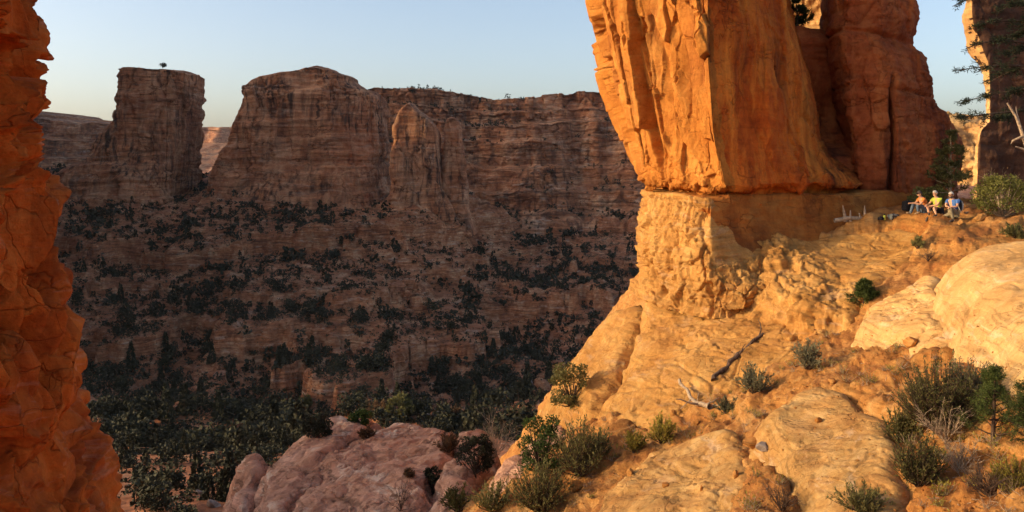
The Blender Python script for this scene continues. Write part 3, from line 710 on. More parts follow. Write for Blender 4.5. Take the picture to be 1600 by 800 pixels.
# ------------------------------------------------------------------ the canyon
vp = []
for px in (-300, 0, 150, 300, 450, 600):
    for py, Y in ((335, 665), (420, 575), (500, 500), (560, 450), (615, 400)): vp.append(W(px, py, Y))
for px in (750, 900, 1050, 1250):
    for py, Y in ((345, 830), (420, 690), (500, 560), (560, 480), (615, 410)): vp.append(W(px, py, Y))
for px in (-200, 100, 400, 700, 1000):
    for py, Y in ((660, 330), (700, 190), (770, 95), (850, 62)): vp.append(W(px, py, Y))
vp += [W(640, 312, 664), W(705, 318, 672), W(670, 335, 650), W(600, 335, 655), W(760, 335, 720), W(800, 365, 760), W(870, 470, 590), W(560, 385, 610), W(700, 395, 640)]
vp += [np.array(q) for q in ((0, 20, -22), (40, 50, -22), (-60, 20, -25), (-700, 900, -30), (700, 900, -30), (500, 300, -60), (-300, 200, -70), (-500, 500, -90))]
vp = np.array(vp)
def terr(z, w):
    """ledges: flat benches above short cliffs"""
    out = z.copy()
    for zc, hgt, soft in ((-58, 10, 1.0), (-78, 6, 0.9), (-97, 9, 1.0)):
        t = (z + w - zc)
        out += hgt * (sstep(t, -0.8, 0.8) - 0.5) * np.exp(-(t / (hgt * 1.6)) ** 2) * soft
    return out
LEDGES = [((440, 408, 592), (745, 402, 600), 9.0), ((520, 528, 486), (850, 470, 585), 5.0), ((265, 562, 452), (570, 535, 474), 4.5), ((130, 470, 528), (260, 455, 540), 5.0), ((410, 640, 385), (660, 580, 420), 9.0), ((600, 330, 690), (860, 345, 740), 7.0), ((120, 400, 600), (420, 385, 612), 5.0), ((860, 440, 650), (1010, 425, 670), 6.0)]
def valley_z(xy):
    z = tps(vp, xy)
    p3 = np.concatenate([xy, np.zeros((len(xy), 1))], 1)
    wob = 9 * fbm(p3 / 38, 4, 341) + 3 * fbm(p3 / 9, 3, 343)
    for a_, b_, hh in LEDGES:                                 # rock bands that stand out of the slope
        A, B = W(*a_), W(*b_)
        t = (xy[:, 0] - A[0]) / (B[0] - A[0]); yc = A[1] + (B[1] - A[1]) * t + wob
        win = sstep(t, -0.08, 0.08) * (1 - sstep(t, 0.92, 1.08)) * sstep(fbm(p3 / 30 + hh, 2, 345), -0.55, -0.2)
        z = z + hh * win * sstep(xy[:, 1] - yc, -1.6, 1.6) * np.exp(-np.clip(xy[:, 1] - yc, 0, None) / 34)
    far = sstep(xy[:, 1], 120, 300)
    pg = np.stack([xy[:, 0] / 60 + 0.25 * xy[:, 1] / 60, xy[:, 1] / 260, 0 * xy[:, 0]], 1)
    z = z + far * (8.0 * fbm(p3 / 80, 4, 301) + 6.5 * ridged(pg, 3, 305) - 3.5) + (0.6 + 1.1 * far) * fbm(p3 / 14, 4, 309)
    mo = sstep(fbm(p3 / 45, 3, 321), -0.1, 0.25)
    z = z + sstep(xy[:, 1], 330, 420) * mo * facets(np.concatenate([xy / 11.0, 0.1 * z[:, None]], 1), 2.6, 3.2, 323, 0.08, 0.3)
    t = terr(z, 11.0 * fbm(p3 / 110, 3, 313) + 2.0 * fbm(p3 / 18, 3, 317))
    return z + (t - z) * far + 0.5 * far * fbm(p3 / 4, 3, 319)
uu = np.concatenate([np.linspace(-0.75, -0.6, 12)[:-1], np.linspace(-0.6, 0.22, 440), np.linspace(0.22, 0.75, 30)[1:]]); yy = np.concatenate([np.geomspace(48, 300, 80)[:-1], np.linspace(300, 880, 330)])
U, YY = np.meshgrid(uu, yy); xy = np.stack([(U * YY).ravel(), YY.ravel()], 1)
VZ = valley_z(xy)
P = np.concatenate([xy, VZ[:, None]], 1)
valley = link('canyon_slope', mesh_from('canyon_slope', P, grid_quads(len(yy), len(uu))), M_VALLEY)
tag(valley, 'shaded canyon slopes of reddish soil, ledges and scattered trees', kind='structure')
# the land beyond and around, out to the horizon
gx = np.concatenate([-np.geomspace(9000, 60, 40), np.linspace(-50, 50, 6), np.geomspace(60, 9000, 40)]); gy = np.concatenate([-np.geomspace(3000, 50, 24), np.linspace(-40, 860, 30), np.geomspace(900, 14000, 40)])
GX, GY = np.meshgrid(gx, gy); xy = np.stack([GX.ravel(), GY.ravel()], 1)
p3 = np.concatenate([xy, np.zeros((len(xy), 1))], 1)
zz = -128 + 12 * fbm(p3 / 300, 3, 331) + 85 * sstep(xy[:, 1], 800, 1300)
plain = link('terrain', mesh_from('terrain', np.concatenate([xy, zz[:, None]], 1), grid_quads(len(gy), len(gx))), M_VALLEY)
tag(plain, 'canyon land reaching to the horizon', kind='structure')

def butte(name, rows, n, m, fn, mat, p=0.42, caph=1.5, **kw):
    """rows from the top down: (py, px_left, px_right, Y_front, Y_back)"""
    rows = rows[::-1]
    Yr = rows[len(rows) // 2][3]
    z = np.array([-(r[0] - HZ) / F * r[3] for r in rows])
    o = np.argsort(z); K = np.array([[(r[1] - 800) / F * (r[3] * 0.85 + r[4] * 0.15), (r[2] - 800) / F * (r[3] * 0.2 + r[4] * 0.8), r[3], r[4]] for r in rows])[o]; z = z[o]
    zz = np.linspace(z[0], z[-1], n); Q = smooth_rows(K, z, zz)
    a = np.linspace(0, 1, m, endpoint=False)
    th = np.where(a < 0.75, math.pi + a / 0.75 * math.pi, (a - 0.75) / 0.25 * math.pi)   # three quarters of the columns on the near side
    cx, cy = np.cos(th), np.sin(th)
    sx = np.sign(cx) * np.abs(cx) ** p; sy = np.sign(cy) * np.abs(cy) ** p
    c = (Q[:, 0] + Q[:, 1]) / 2; hw = (Q[:, 1] - Q[:, 0]) / 2; cy0 = (Q[:, 2] + Q[:, 3]) / 2; hd = (Q[:, 3] - Q[:, 2]) / 2
    P = np.stack([c[:, None] + hw[:, None] * sx, cy0[:, None] + hd[:, None] * sy, np.broadcast_to(zz[:, None], (n, m))], 2)
    ct = P[-1].mean(0); caps = []
    for s_ in (0.8, 0.4, 0.02):
        q = ct + (P[-1] - ct) * s_; q[:, 2] = zz[-1] + caph * (1 - s_); caps.append(q[None])
    return displaced(name, np.concatenate([P] + caps, 0), fn, mat, True, **kw)

def butte_fn(seed, a=1.0):
    def fn(p, n):
        steep = 1 - sstep(np.abs(n[:, 2]), 0.4, 0.8)
        d = 3.0 * fbm(p / np.array([34, 34, 26]), 4, seed)
        m = sstep(fbm(p / 40, 2, seed + 17), -0.2, 0.4)
        d += steep * (flakes(p, 13.0, 40.0, 2.0, seed + 3, 0.0, 0.05, 0.7) + m * flakes(p, 5.0, 13.0, 0.9, seed + 5, 0.0, 0.07, 0.6))
        lay = fbm(np.stack([p[:, 0] * 0.006, p[:, 1] * 0.006, p[:, 2] * 0.11], 1), 3, seed + 7)
        d += 1.1 * np.tanh(4 * lay) * sstep(fbm(p / 50, 2, seed + 19), -0.4, 0.3) + 0.2 * (1 - m) * ridged(np.stack([p[:, 0] * 0.03, p[:, 1] * 0.03, p[:, 2] * 0.3], 1), 3, seed + 11)
        return a * (d - 1.6 + 0.35 * fbm(p / 3, 3, seed + 13))
    return fn
b1 = butte('butte', [(104, 184, 300, 706, 770), (112, 182, 322, 704, 770), (140, 181, 322, 702, 772), (175, 177, 319, 700, 775), (215, 152, 318, 698, 780), (250, 130, 316, 694, 785), (256, 106, 315, 690, 785),
                     (285, 82, 313, 682, 790), (330, 62, 316, 672, 790), (365, 46, 322, 660, 790)], 190, 340, butte_fn(401), M_BUTTE, p=0.35)
tag(b1, 'square-topped shaded butte standing free at the left', 'butte')
b2 = butte('butte', [(104, 478, 520, 712, 760), (112, 452, 548, 710, 765), (116, 400, 556, 708, 770), (122, 388, 560, 706, 772), (132, 377, 580, 703, 775), (147, 374, 604, 700, 780), (165, 368, 612, 699, 785), (200, 358, 612, 697, 790), (240, 340, 612, 694, 795),
                     (280, 326, 614, 686, 800), (320, 312, 620, 674, 800), (360, 298, 630, 660, 800)], 210, 430, butte_fn(421), M_BUTTE, p=0.36)
tag(b2, 'broad shaded butte with a stepped cap, right of the square-topped one', 'butte')
b3 = butte('butte', [(161, 634, 648, 662, 690), (175, 620, 664, 660, 692), (190, 614, 680, 658, 694), (210, 611, 690, 656, 696), (260, 610, 694, 654, 698), (290, 610, 698, 653, 700), (310, 606, 706, 651, 704), (345, 600, 716, 648, 708)], 160, 220, butte_fn(441, 0.6), M_BUTTE, p=0.36)
tag(b3, 'narrow rock fin with a sunlit left edge beside the broad butte', 'butte')
b4 = butte('butte', [(183, 696, 716, 672, 695), (190, 692, 722, 671, 697), (225, 690, 724, 669, 698), (240, 687, 728, 668, 700), (330, 680, 736, 664, 704), (370, 674, 744, 660, 708)], 110, 160, butte_fn(461, 0.5), M_BUTTE, p=0.45)
tag(b4, 'small block of rock with a sunlit corner right of the narrow fin', 'butte')

# the long canyon wall behind, right of the buttes
def wall(name, cols, prof, nx, nz, fn, mat, back=400, **kw):
    """cols: (px, py_top, Y); prof: (fraction of the height from the top, metres nearer than the rim)"""
    cp = np.array([c[0] for c in cols], float)
    pxs = np.linspace(cp[0], cp[-1], nx)
    top = np.interp(pxs, cp, [c[1] for c in cols]); Yt = np.interp(pxs, cp, [c[2] for c in cols])
    fr = np.array([q[0] for q in prof]); off = np.array([q[1] for q in prof])
    t = np.linspace(0, 1, nz); o = np.interp(t, fr, off)
    X = (pxs - 800) / F * Yt; zt = -(top - HZ) / F * Yt; zb = -75.0
    P = np.zeros((nz + 1, nx, 3))
    P[1:, :, 0] = X; P[1:, :, 1] = Yt - o[:, None]; P[1:, :, 2] = zt + (zb - zt) * t[:, None]
    P[0] = P[1]; P[0, :, 1] += back; P[0, :, 2] += 2
    return displaced(name, P[::-1], fn, mat, False, **kw)
mesa_fn0 = butte_fn(481, 1.5)
def mesa_fn(p, n):
    nb = np.stack([p[:, 0], p[:, 1] * 0, p[:, 2] * 0.2], 1)
    big = 26 * fbm(nb / 120, 3, 491) + 9 * fbm(nb / 35, 3, 493)
    w = sstep(-n[:, 1], -0.2, 0.3)
    v = n * mesa_fn0(p, n)[:, None]
    v[:, 1] -= big * w
    return v
PROF = [(0, 0), (0.10, 4), (0.125, 18), (0.2, 22), (0.225, 40), (0.32, 46), (0.34, 54), (0.50, 60), (0.53, 72), (0.66, 84), (0.68, 92), (0.78, 100), (0.80, 116), (1.0, 150)]
mesa = wall('mesa_wall', [(520, 140, 960), (600, 138, 960), (640, 136, 950), (720, 143, 940), (770, 153, 940), (830, 150, 930), (870, 144, 930), (930, 141, 920), (1000, 140, 910), (1150, 138, 900)], PROF, 480, 190, mesa_fn, M_MESA)
tag(mesa, 'long layered canyon wall with a tree-dotted rim, behind the buttes', 'canyon wall')
farm = wall('distant_mesa', [(-300, 150, 1500), (-60, 160, 1500), (40, 178, 1500), (75, 185, 1500), (110, 191, 1500), (170, 192, 1520), (230, 195, 1550)], [(0, 0), (0.2, 12), (0.22, 40), (0.4, 50), (0.43, 90), (0.7, 110), (1, 200)], 200, 100, mesa_fn, M_MESA)
tag(farm, 'hazy layered mesa behind the square-topped butte', 'mesa')
fr2 = wall('distant_ridge', [(60, 192, 3600), (200, 193, 3600), (330, 198, 3600), (420, 198, 3600), (600, 196, 3600)], [(0, 0), (0.3, 40), (0.35, 120), (1, 500)], 120, 50, mesa_fn, M_MESA, back=2000)
tag(fr2, 'faint blue ridge on the horizon between the two buttes', 'ridge')
# unseen ridge added left of the picture to keep the canyon in the shade
def ridge_side(name, a, b, top, thick, seed):
    n, m = 90, 160
    t = np.linspace(0, 1, m); v = np.linspace(0, 1, n)
    base = np.array(a)[None] + (np.array(b) - np.array(a))[None] * t[:, None]
    P = np.zeros((n, m, 3)); d = np.array(b) - np.array(a); d = d / np.linalg.norm(d); nr = np.array([d[1], -d[0]])
    s_ = np.where(v < 0.5, -1 + v * 2 * 0.85, 0.15 + (v - 0.5) * 2 * 0.85)
    prof = 1 - np.clip(np.abs(s_) - 0.35, 0, 1) / 0.65
    tt = top * (1 + 0.05 * np.sin(t * 17) + 0.03 * np.sin(t * 41))
    P[:, :, :2] = base[None] + (s_ * thick)[:, None, None] * nr
    P[:, :, 2] = -110 + (tt[None] + 110) * (prof ** 0.6)[:, None]
    cut = 100 + 2.2 * np.clip(np.abs(P[:, :, 1] - 622) - 11, 0, None)          # notch shaped into the added ridge to let sun onto the fins
    P[:, :, 2] = np.minimum(P[:, :, 2], cut)
    return displaced(name, P, butte_fn(seed, 2.0), M_MESA, False)
rs = ridge_side('shade_ridge', (-300, 330), (-1500, 1900), 300, 90, 511)
tag(rs, 'added unseen ridge beyond the left border, shading the canyon', kind='structure')
# unseen spur added left of the picture, sized to shade the pink slabs
sp = np.zeros((60, 120, 3)); tv = np.linspace(0, 1, 120); vv = np.linspace(-1, 1, 60)
sp[:, :, 0] = -37 + vv[:, None] * 7; sp[:, :, 1] = -25 + 70 * tv
sp[:, :, 2] = -45 + (1 - np.abs(vv[:, None]) ** 4) * (43.4 + 0.5 * np.sin(tv * 23) + 0.4 * np.sin(tv * 57))
spur = displaced('shade_spur', sp, lambda p, n: 0.6 * fbm(p / 4, 4, 521), M_NEAR, False)
tag(spur, 'added unseen spur beyond the left border, shading the pink slabs', kind='structure')

# ------------------------------------------------------------------ places for the plants, on the rock that is there
bpy.context.view_layer.update()
DG = bpy.context.evaluated_depsgraph_get()
def hit(px, py, n=False):
    d = Vector(((px - 800) / F, 1.0, -(py - HZ) / F)).normalized()
    ok, loc, nor, _, ob, _ = SC.ray_cast(DG, (0, 0, 0), d)
    if not ok: return None
    return (loc, nor) if n else loc

# ------------------------------------------------------------------ plants
class Acc:
    def __init__(s): s.V, s.Q, s.n = [], [], 0
    def add(s, V, Q):
        s.V.append(np.asarray(V, np.float32)); s.Q.append(np.asarray(Q, np.int32) + s.n); s.n += len(V)
    def tube(s, pts, r0, r1, sides=5):
        P = np.asarray(pts, float); k = len(P)
        T = np.gradient(P, axis=0); T /= np.linalg.norm(T, axis=1)[:, None] + 1e-9
        ref = np.where(np.abs(T[:, 2:3]) > 0.9, [[1.0, 0, 0]], [[0, 0, 1.0]])
        A = np.cross(T, ref); A /= np.linalg.norm(A, axis=1)[:, None] + 1e-9; B = np.cross(T, A)
        r = np.linspace(r0, r1, k) if np.isscalar(r0) else np.asarray(r0)
        th = np.arange(sides) / sides * 2 * math.pi
        V = P[:, None] + r[:, None, None] * (A[:, None] * np.cos(th)[None, :, None] + B[:, None] * np.sin(th)[None, :, None])
        s.add(V.reshape(-1, 3), grid_quads(k, sides, True))
    def leaves(s, C, D, L, Wd, rng):
        C = np.asarray(C, float); n = len(C)
        if n == 0: return
        D = np.asarray(D, float); D = D / (np.linalg.norm(D, axis=1)[:, None] + 1e-9)
        S = np.cross(D, rng.normal(size=(n, 3))); S /= np.linalg.norm(S, axis=1)[:, None] + 1e-9
        l = L * rng.uniform(0.6, 1.3, (n, 1)); w = Wd * rng.uniform(0.7, 1.3, (n, 1))
        V = np.stack([C, C + D * l * 0.55 + S * w, C + D * l, C + D * l * 0.45 - S * w], 1)
        s.add(V.reshape(-1, 3), np.arange(4 * n).reshape(n, 4))
    def mesh(s, name, smooth=True):
        return mesh_from(name, np.concatenate(s.V), np.concatenate(s.Q), smooth)

def arc(a, d, L, up, rng, k=6, wob=0.06):
    """a curved twig from a in direction d, bending by up"""
    d = np.array(d, float); d /= np.linalg.norm(d); P = [np.array(a, float)]
    for i in range(k):
        d = d + np.array([0, 0, up / k]) + rng.normal(size=3) * wob; d /= np.linalg.norm(d)
        P.append(P[-1] + d * L / k)
    return np.array(P)

def bush_broom(h, r, rng, n=60, leaf=(0.06, 0.010), dens=34):
    """many thin upright stems with narrow leaves"""
    st, lv = Acc(), Acc()
    for i in range(n):
        a = rng.uniform(0, 2 * math.pi); q = math.sqrt(rng.uniform(0, 1)); tip = np.array([math.cos(a) * r * q, math.sin(a) * r * q, h * math.sqrt(max(0.05, 1 - 0.8 * q * q)) * rng.uniform(0.65, 1.1)])
        b = np.array([math.cos(a), math.sin(a), 0]) * r * 0.12 * rng.uniform(0, 1)
        L = np.linalg.norm(tip - b)
        P = arc(b, (tip - b) / L + np.array([0, 0, -0.15]), L, 0.35, rng, 6, 0.07)
        st.tube(P, 0.006 + 0.006 * h, 0.002, 4)
        segs = [P]
        for j in range(4):
            t = rng.uniform(0.25, 0.9); c = P[int(t * 6)]
            d = P[min(6, int(t * 6) + 1)] - P[int(t * 6)]; d = d / (np.linalg.norm(d) + 1e-9) + rng.normal(size=3) * 0.45
            S_ = arc(c, d, L * 0.35 * (1.1 - t) + 0.05 * h, 0.3, rng, 4, 0.08); segs.append(S_); st.tube(S_, 0.004, 0.0015, 3)
        for S_ in segs:
            m = max(4, int(dens * np.linalg.norm(S_[-1] - S_[0]) / h * rng.uniform(0.6, 1.2)))
            t = rng.uniform(0.25, 1, m) * (len(S_) - 1.001); i0 = t.astype(int); f = (t - i0)[:, None]
            C = S_[i0] * (1 - f) + S_[i0 + 1] * f; D = S_[i0 + 1] - S_[i0]; D = D / (np.linalg.norm(D, axis=1)[:, None] + 1e-9)
            lv.leaves(C, D + rng.normal(size=(m, 3)) * 0.45, leaf[0], leaf[1], rng)
    return st, lv

def bush_juniper(h, r, rng, clumps=34, per=90, leaf=(0.06, 0.022), flat=0.75, trunk=True, bare=0.25):
    """twisted limbs carrying uneven clumps of scale leaves"""
    st, lv = Acc(), Acc()
    for i in range(clumps):
        a = rng.uniform(0, 2 * math.pi); z = rng.uniform(bare, 1.0); q = math.sqrt(rng.uniform(0.15, 1)) * math.sqrt(max(0.12, 1 - ((z - 0.5) / 0.62) ** 2))
        c = np.array([math.cos(a) * r * q, math.sin(a) * r * q, h * z * 0.92])
        P = arc((rng.normal() * 0.03 * r, rng.normal() * 0.03 * r, h * bare * rng.uniform(0, 0.6)), c * np.array([1, 1, 0.7]), 0.001, 0, rng, 1, 0)
        k = 6; t = np.linspace(0, 1, k)[:, None]; b = P[0]
        mid = b + (c - b) * 0.5 + np.array([0, 0, -0.08 * h]) + rng.normal(size=3) * 0.06 * r
        C_ = (1 - t) ** 2 * b + 2 * t * (1 - t) * mid + t * t * c
        st.tube(C_, 0.010 + 0.018 * h * rng.uniform(0.4, 1), 0.004, 5)
        cr = r * rng.uniform(0.16, 0.34)
        m = int(per * rng.uniform(0.5, 1.3))
        o = rng.normal(size=(m, 3)); o /= np.linalg.norm(o, axis=1)[:, None]; o *= rng.uniform(0.2, 1, (m, 1)) ** 0.5
        lv.leaves(c + o * np.array([cr, cr, cr * flat]), o + rng.normal(size=(m, 3)) * 0.5 + np.array([0, 0, 0.35]), leaf[0], leaf[1], rng)
    if trunk:
        st.tube(arc((0, 0, -0.1 * h), (rng.normal() * 0.2, rng.normal() * 0.2, 1), h * 0.6, 0.1, rng, 6, 0.12), 0.05 * h, 0.02 * h, 6)
    return st, lv

def bush_dead(h, r, rng, n=16, thick=0.012):
    st = Acc()
    for i in range(n):
        a = rng.uniform(0, 2 * math.pi); d = np.array([math.cos(a) * rng.uniform(0.2, 1) * r / h, math.sin(a) * rng.uniform(0.2, 1) * r / h, rng.uniform(0.5, 1)])
        P = arc((0, 0, 0), d, h * rng.uniform(0.7, 1.15), 0.1, rng, 7, 0.16); st.tube(P, thick * rng.uniform(0.6, 1.2), 0.003, 4)
        for j in range(7):
            k = rng.randint(2, 7); dd = (P[k] - P[k - 1]); dd /= np.linalg.norm(dd); S_ = arc(P[k], dd + rng.normal(size=3) * 0.6, h * rng.uniform(0.12, 0.4), 0.1, rng, 4, 0.2); st.tube(S_, 0.006, 0.002, 3)
            for l in range(2):
                S2 = arc(S_[2], (S_[3] - S_[2]) / np.linalg.norm(S_[3] - S_[2]) + rng.normal(size=3) * 0.7, h * 0.12, 0, rng, 3, 0.2); st.tube(S2, 0.003, 0.001, 3)
    return st, None

def tree_pine(h, r, rng, whorls=9, bare=0.3, needles=14, nl=0.11, nw=0.006, lean=(0, 0)):
    st, lv = Acc(), Acc()
    T = arc((0, 0, -0.1), (lean[0], lean[1], 1), h, 0.05, rng, 12, 0.03); st.tube(T, 0.022 * h + 0.012, 0.01, 7)
    for w in range(whorls):
        t = bare + (1 - bare) * (w + rng.uniform(0, 0.6)) / whorls; i0 = min(11, int(t * 12)); c = T[i0]
        L = r * (1.15 - t) / (1.15 - bare) * rng.uniform(0.7, 1.15)
        for b in range(rng.randint(3, 6)):
            a = rng.uniform(0, 2 * math.pi); P = arc(c, (math.cos(a), math.sin(a), rng.uniform(0.0, 0.4)), L * rng.uniform(0.6, 1.1), 0.25, rng, 6, 0.1)
            st.tube(P, 0.006 + 0.006 * h, 0.003, 4)
            sub = [P]
            for j in range(5):
                k = rng.randint(2, 6); d = P[k] - P[k - 1]; d /= np.linalg.norm(d); S_ = arc(P[k], d + rng.normal(size=3) * np.array([0.7, 0.7, 0.3]), L * rng.uniform(0.2, 0.4), 0.2, rng, 3, 0.1); st.tube(S_, 0.005, 0.002, 3); sub.append(S_)
            for S_ in sub:
                tufts = S_[len(S_) // 2:]
                for q in tufts:
                    m = needles; D = rng.normal(size=(m, 3)) * np.array([1, 1, 0.8]) + (S_[-1] - S_[0]) / (np.linalg.norm(S_[-1] - S_[0]) + 1e-9) * 0.9 + np.array([0, 0, 0.3])
                    lv.leaves(q + rng.normal(size=(m, 3)) * 0.03, D, nl, nw, rng)
    return st, lv

def plant(name, loc, st, lv, wood, leaf, label, cat, group=None, rz=0.0, parts=('stem', 'foliage')):
    e = empty(name, loc, rz)
    if st is not None and st.n: link(parts[0], st.mesh(parts[0]), wood, e)
    if lv is not None and lv.n: link(parts[1], lv.mesh(parts[1], False), leaf, e)
    return tag(e, label, cat, group)

SP = lambda Y: F / Y       # photograph pixels per metre
FG = [  # kind, px, py of its foot, height px, width px, leaf, wood, label
 ('broom', 1468, 672, 120, 150, L_OLIVE, M_BARK, 'largest olive green bush on the orange slope, right foreground', 230),
 ('broom', 1515, 640, 85, 90, L_SAGE, M_BARK, 'grey-green bush between the largest olive bush and the young pine', 110),
 ('broom', 1408, 690, 60, 70, L_OLIVE, M_BARK, 'olive bush at the left foot of the largest one', 70),
 ('dead', 1545, 775, 60, 120, None, M_DARKWOOD, 'dark dry brush in the lower right corner', 30),
 ('dead', 1500, 735, 50, 80, None, M_DEAD, 'pale dry twigs between the bushes, lower right', 22),
 ('broom', 1590, 760, 50, 90, L_YELLOW, M_BARK, 'yellowish tuft in the lower right corner', 50),
 ('dead', 1478, 690, 70, 100, None, M_DEAD, 'tangle of bare grey twigs under the largest olive bush', 26),
 ('broom', 1436, 758, 85, 85, L_OLIVE, M_BARK, 'rounded olive bush below the grey twigs, right foreground', 120),
 ('pine', 1552, 690, 135, 110, L_PINE, M_BARK, 'young pine with green tufts right of the largest olive bush', 0),
 ('pine', 1608, 700, 150, 100, L_PINE, M_BARK, 'dark young pine cut off by the right border, lower right', 0),
 ('broom', 1262, 576, 48, 58, L_SAGE, M_BARK, 'grey-green shrub at the head of the gully, right of the fallen log', 45),
 ('broom', 1180, 614, 48, 66, L_SAGE, M_BARK, 'grey-green shrub just below the fallen log', 45),
 ('pine', 1350, 474, 42, 56, L_PINE, M_BARK, 'little pine in a crack of the golden dome', 0),
 ('broom', 1434, 388, 20, 20, L_OLIVE, M_BARK, 'small tuft on the ledge below the hikers', 16),
 ('dead', 1450, 408, 24, 36, None, M_DARKWOOD, 'dark dry brush in the hollow beside the pale bulging slab', 16),
 ('broom', 1345, 806, 46, 110, L_OLIVE, M_BARK, 'low olive bush cut off by the bottom border', 60),
 ('dead', 1222, 806, 50, 90, None, M_DARKWOOD, 'dark bare brush at the bottom border, left of the striated slab', 22),
 ('juniper', 893, 634, 66, 64, L_OLIVE, M_BARK, 'juniper clinging to the golden flank above the canyon', 26),
 ('juniper', 846, 738, 88, 74, L_GREEN, M_BARK, 'bright green leafy shrub in front of the pink spur', 34),
 ('broom', 905, 742, 95, 100, L_OLIVE, M_BARK, 'tall olive sagebrush right of the bright green shrub', 90),
 ('broom', 842, 806, 84, 120, L_OLIVE, M_BARK, 'wide olive sagebrush below the bright green shrub', 100),
 ('broom', 935, 715, 50, 50, L_OLIVE, M_BARK, 'sagebrush at the foot of the golden slope, left of the yellow shrubs', 40),
 ('broom', 770, 812, 50, 80, L_OLIVE, M_BARK, 'low sagebrush at the bottom border, below the pink spur', 50),
 ('broom', 1035, 692, 46, 50, L_YELLOW, M_BARK, 'larger yellow rabbitbrush in the gully', 40),
 ('broom', 990, 706, 36, 46, L_YELLOW, M_BARK, 'smaller yellow rabbitbrush in the gully, the left one', 34),
 ('broom', 1135, 645, 26, 40, L_SAGE, M_BARK, 'grey tuft beside the dead branches in the gully', 20),
 ('juniper', 495, 684, 42, 44, L_DARK, M_BARK, 'dark juniper on the pink dome', 18),
 ('juniper', 428, 706, 34, 56, L_DARK, M_BARK, 'low dark shrub behind the left side of the pink dome', 18),
 ('juniper', 564, 660, 16, 34, L_GREEN, M_BARK, 'small green cushion shrub on top of the pink dome', 12),
 ('broom', 575, 684, 18, 30, L_BROWN, M_BARK, 'brown tuft on top of the swirled slab', 18),
 ('juniper', 742, 740, 60, 50, L_DARK, M_BARK, 'dark thorny shrub below the round boulder', 22),
 ('dead', 772, 716, 70, 66, None, M_DEAD, 'pale bare bush right of the round boulder', 24),
 ('broom', 700, 706, 30, 44, L_BROWN, M_BARK, 'brown brush left of the round boulder', 26),
 ('juniper', 676, 772, 44, 34, L_DARK, M_BARK, 'dark shrub on the narrow pink ledge', 16),
 ('broom', 716, 802, 44, 60, L_OLIVE, M_BARK, 'olive brush at the bottom border, right of the narrow ledge', 40),
 ('dead', 626, 806, 46, 44, None, M_DARKWOOD, 'small bare bush on the swirled slab at the bottom border', 14),
 ('broom', 640, 745, 12, 20, L_BROWN, M_BARK, 'tiny brown tuft in the middle of the swirled slab', 12),
 ('juniper', 620, 656, 40, 46, L_OLIVE, M_BARK, 'olive bush just behind the swirled slab', 20),
 ('broom', 590, 652, 26, 40, L_BROWN, M_BARK, 'brown bush behind the top of the pink dome', 26),
 ('broom', 810, 668, 30, 50, L_BROWN, M_BARK, 'rusty brush behind the pink spur', 30),
 ('broom', 715, 660, 26, 40, L_BROWN, M_BARK, 'brown brush behind the round boulder', 26),
 ('juniper', 1452, 318, 24, 56, L_LIME, M_BARK, 'bright yellow-green shrub right behind the seated hikers', 18),
 ('juniper', 1566, 338, 64, 80, L_LIME, M_DEAD, 'sunlit juniper on the ledge right of the hikers', 36),
 ('dead', 1560, 326, 66, 70, None, M_DEAD, 'bleached bare branches poking out of the sunlit juniper', 10),
 ('broom', 1590, 372, 26, 50, L_OLIVE, M_BARK, 'low brush at the right border on the ledge', 26),
 ('broom', 478, 640, 24, 30, L_OLIVE, M_BARK, 'olive bush left of the dark juniper on the pink dome', 20),
]
places = []
for k_, rec in enumerate(FG): places.append(hit(rec[1], min(rec[2], 798)))
tall_pine_at = hit(1484, 318); border_pine_at = hit(1597, 325)
HIK = [hit(1446, 331), hit(1467, 333), hit(1489, 342)]
print('hikers', HIK)
LOGS = [[hit(1114, 596, True), hit(1150, 560, True), hit(1192, 522, True)], [hit(1062, 607, True), hit(1085, 632, True), hit(1110, 640, True)]]
STONE = [(hit(*q, True), r) for q, r in [((1178, 700), 0.30), ((1193, 704), 0.20), ((1278, 660), 0.12), ((985, 742), 0.14), ((1052, 650), 0.16), ((1150, 745), 0.12), ((1096, 765), 0.08), ((900, 765), 0.26), ((1090, 662), 0.1), ((1300, 600), 0.14), ((1040, 760), 0.1), ((1425, 540), 0.3), ((1530, 345), 0.3), ((1500, 350), 0.16)]]
BOUL = [(h_, r * (h_[0].y if h_ else 1) / F) for h_, r in [(hit(*q, True), r) for q, r in [((690, 650), 15), ((668, 652), 10), ((712, 664), 9), ((800, 618), 13), ((778, 634), 10), ((826, 606), 12), ((430, 640), 6), ((310, 772), 9), ((334, 792), 12), ((352, 772), 9), ((268, 782), 8)]]]
STUMP = hit(1330, 346, True); GEAR = hit(1388, 344, True); PACK = hit(1418, 330, True); SNAG = hit(1604, 300, True); STICK = [hit(1508, 336, True), hit(1562, 334, True)]
rngd = np.random.RandomState(99)
DEB = []
for k_ in range(2600):                                    # loose bits in the gullies
    q = rngd.uniform(0, 1)
    px, py = rngd.uniform(880, 1600), rngd.uniform(480, 800)
    h_ = hit(px, py, True)
    if h_ is None or h_[1].z < 0.5: continue
    DEB.append((np.array(h_[0]), q))
VT = []
rt = np.random.RandomState(5)
for k_ in range(20000):
    Y = 60 + (900 * rt.uniform() ** 0.75 if k_ < 19300 else 260 * rt.uniform()); X = rt.uniform(-0.60, 0.30) * Y
    ok, loc, nor, _, ob, _ = SC.ray_cast(DG, (X, Y, 400), (0, 0, -1))
    if not ok or ob is None: continue
    nm = ob.name.split('.')[0]
    if nm not in ('canyon_slope', 'mesa_wall', 'distant_mesa'): continue
    if nor.z < (0.55 if nm != 'canyon_slope' else 0.42): continue
    VT.append((X, Y, loc.z, nm))
VT = np.array([(a, b, c, 0 if d == 'canyon_slope' else 1) for a, b, c, d in VT])
RIM = []
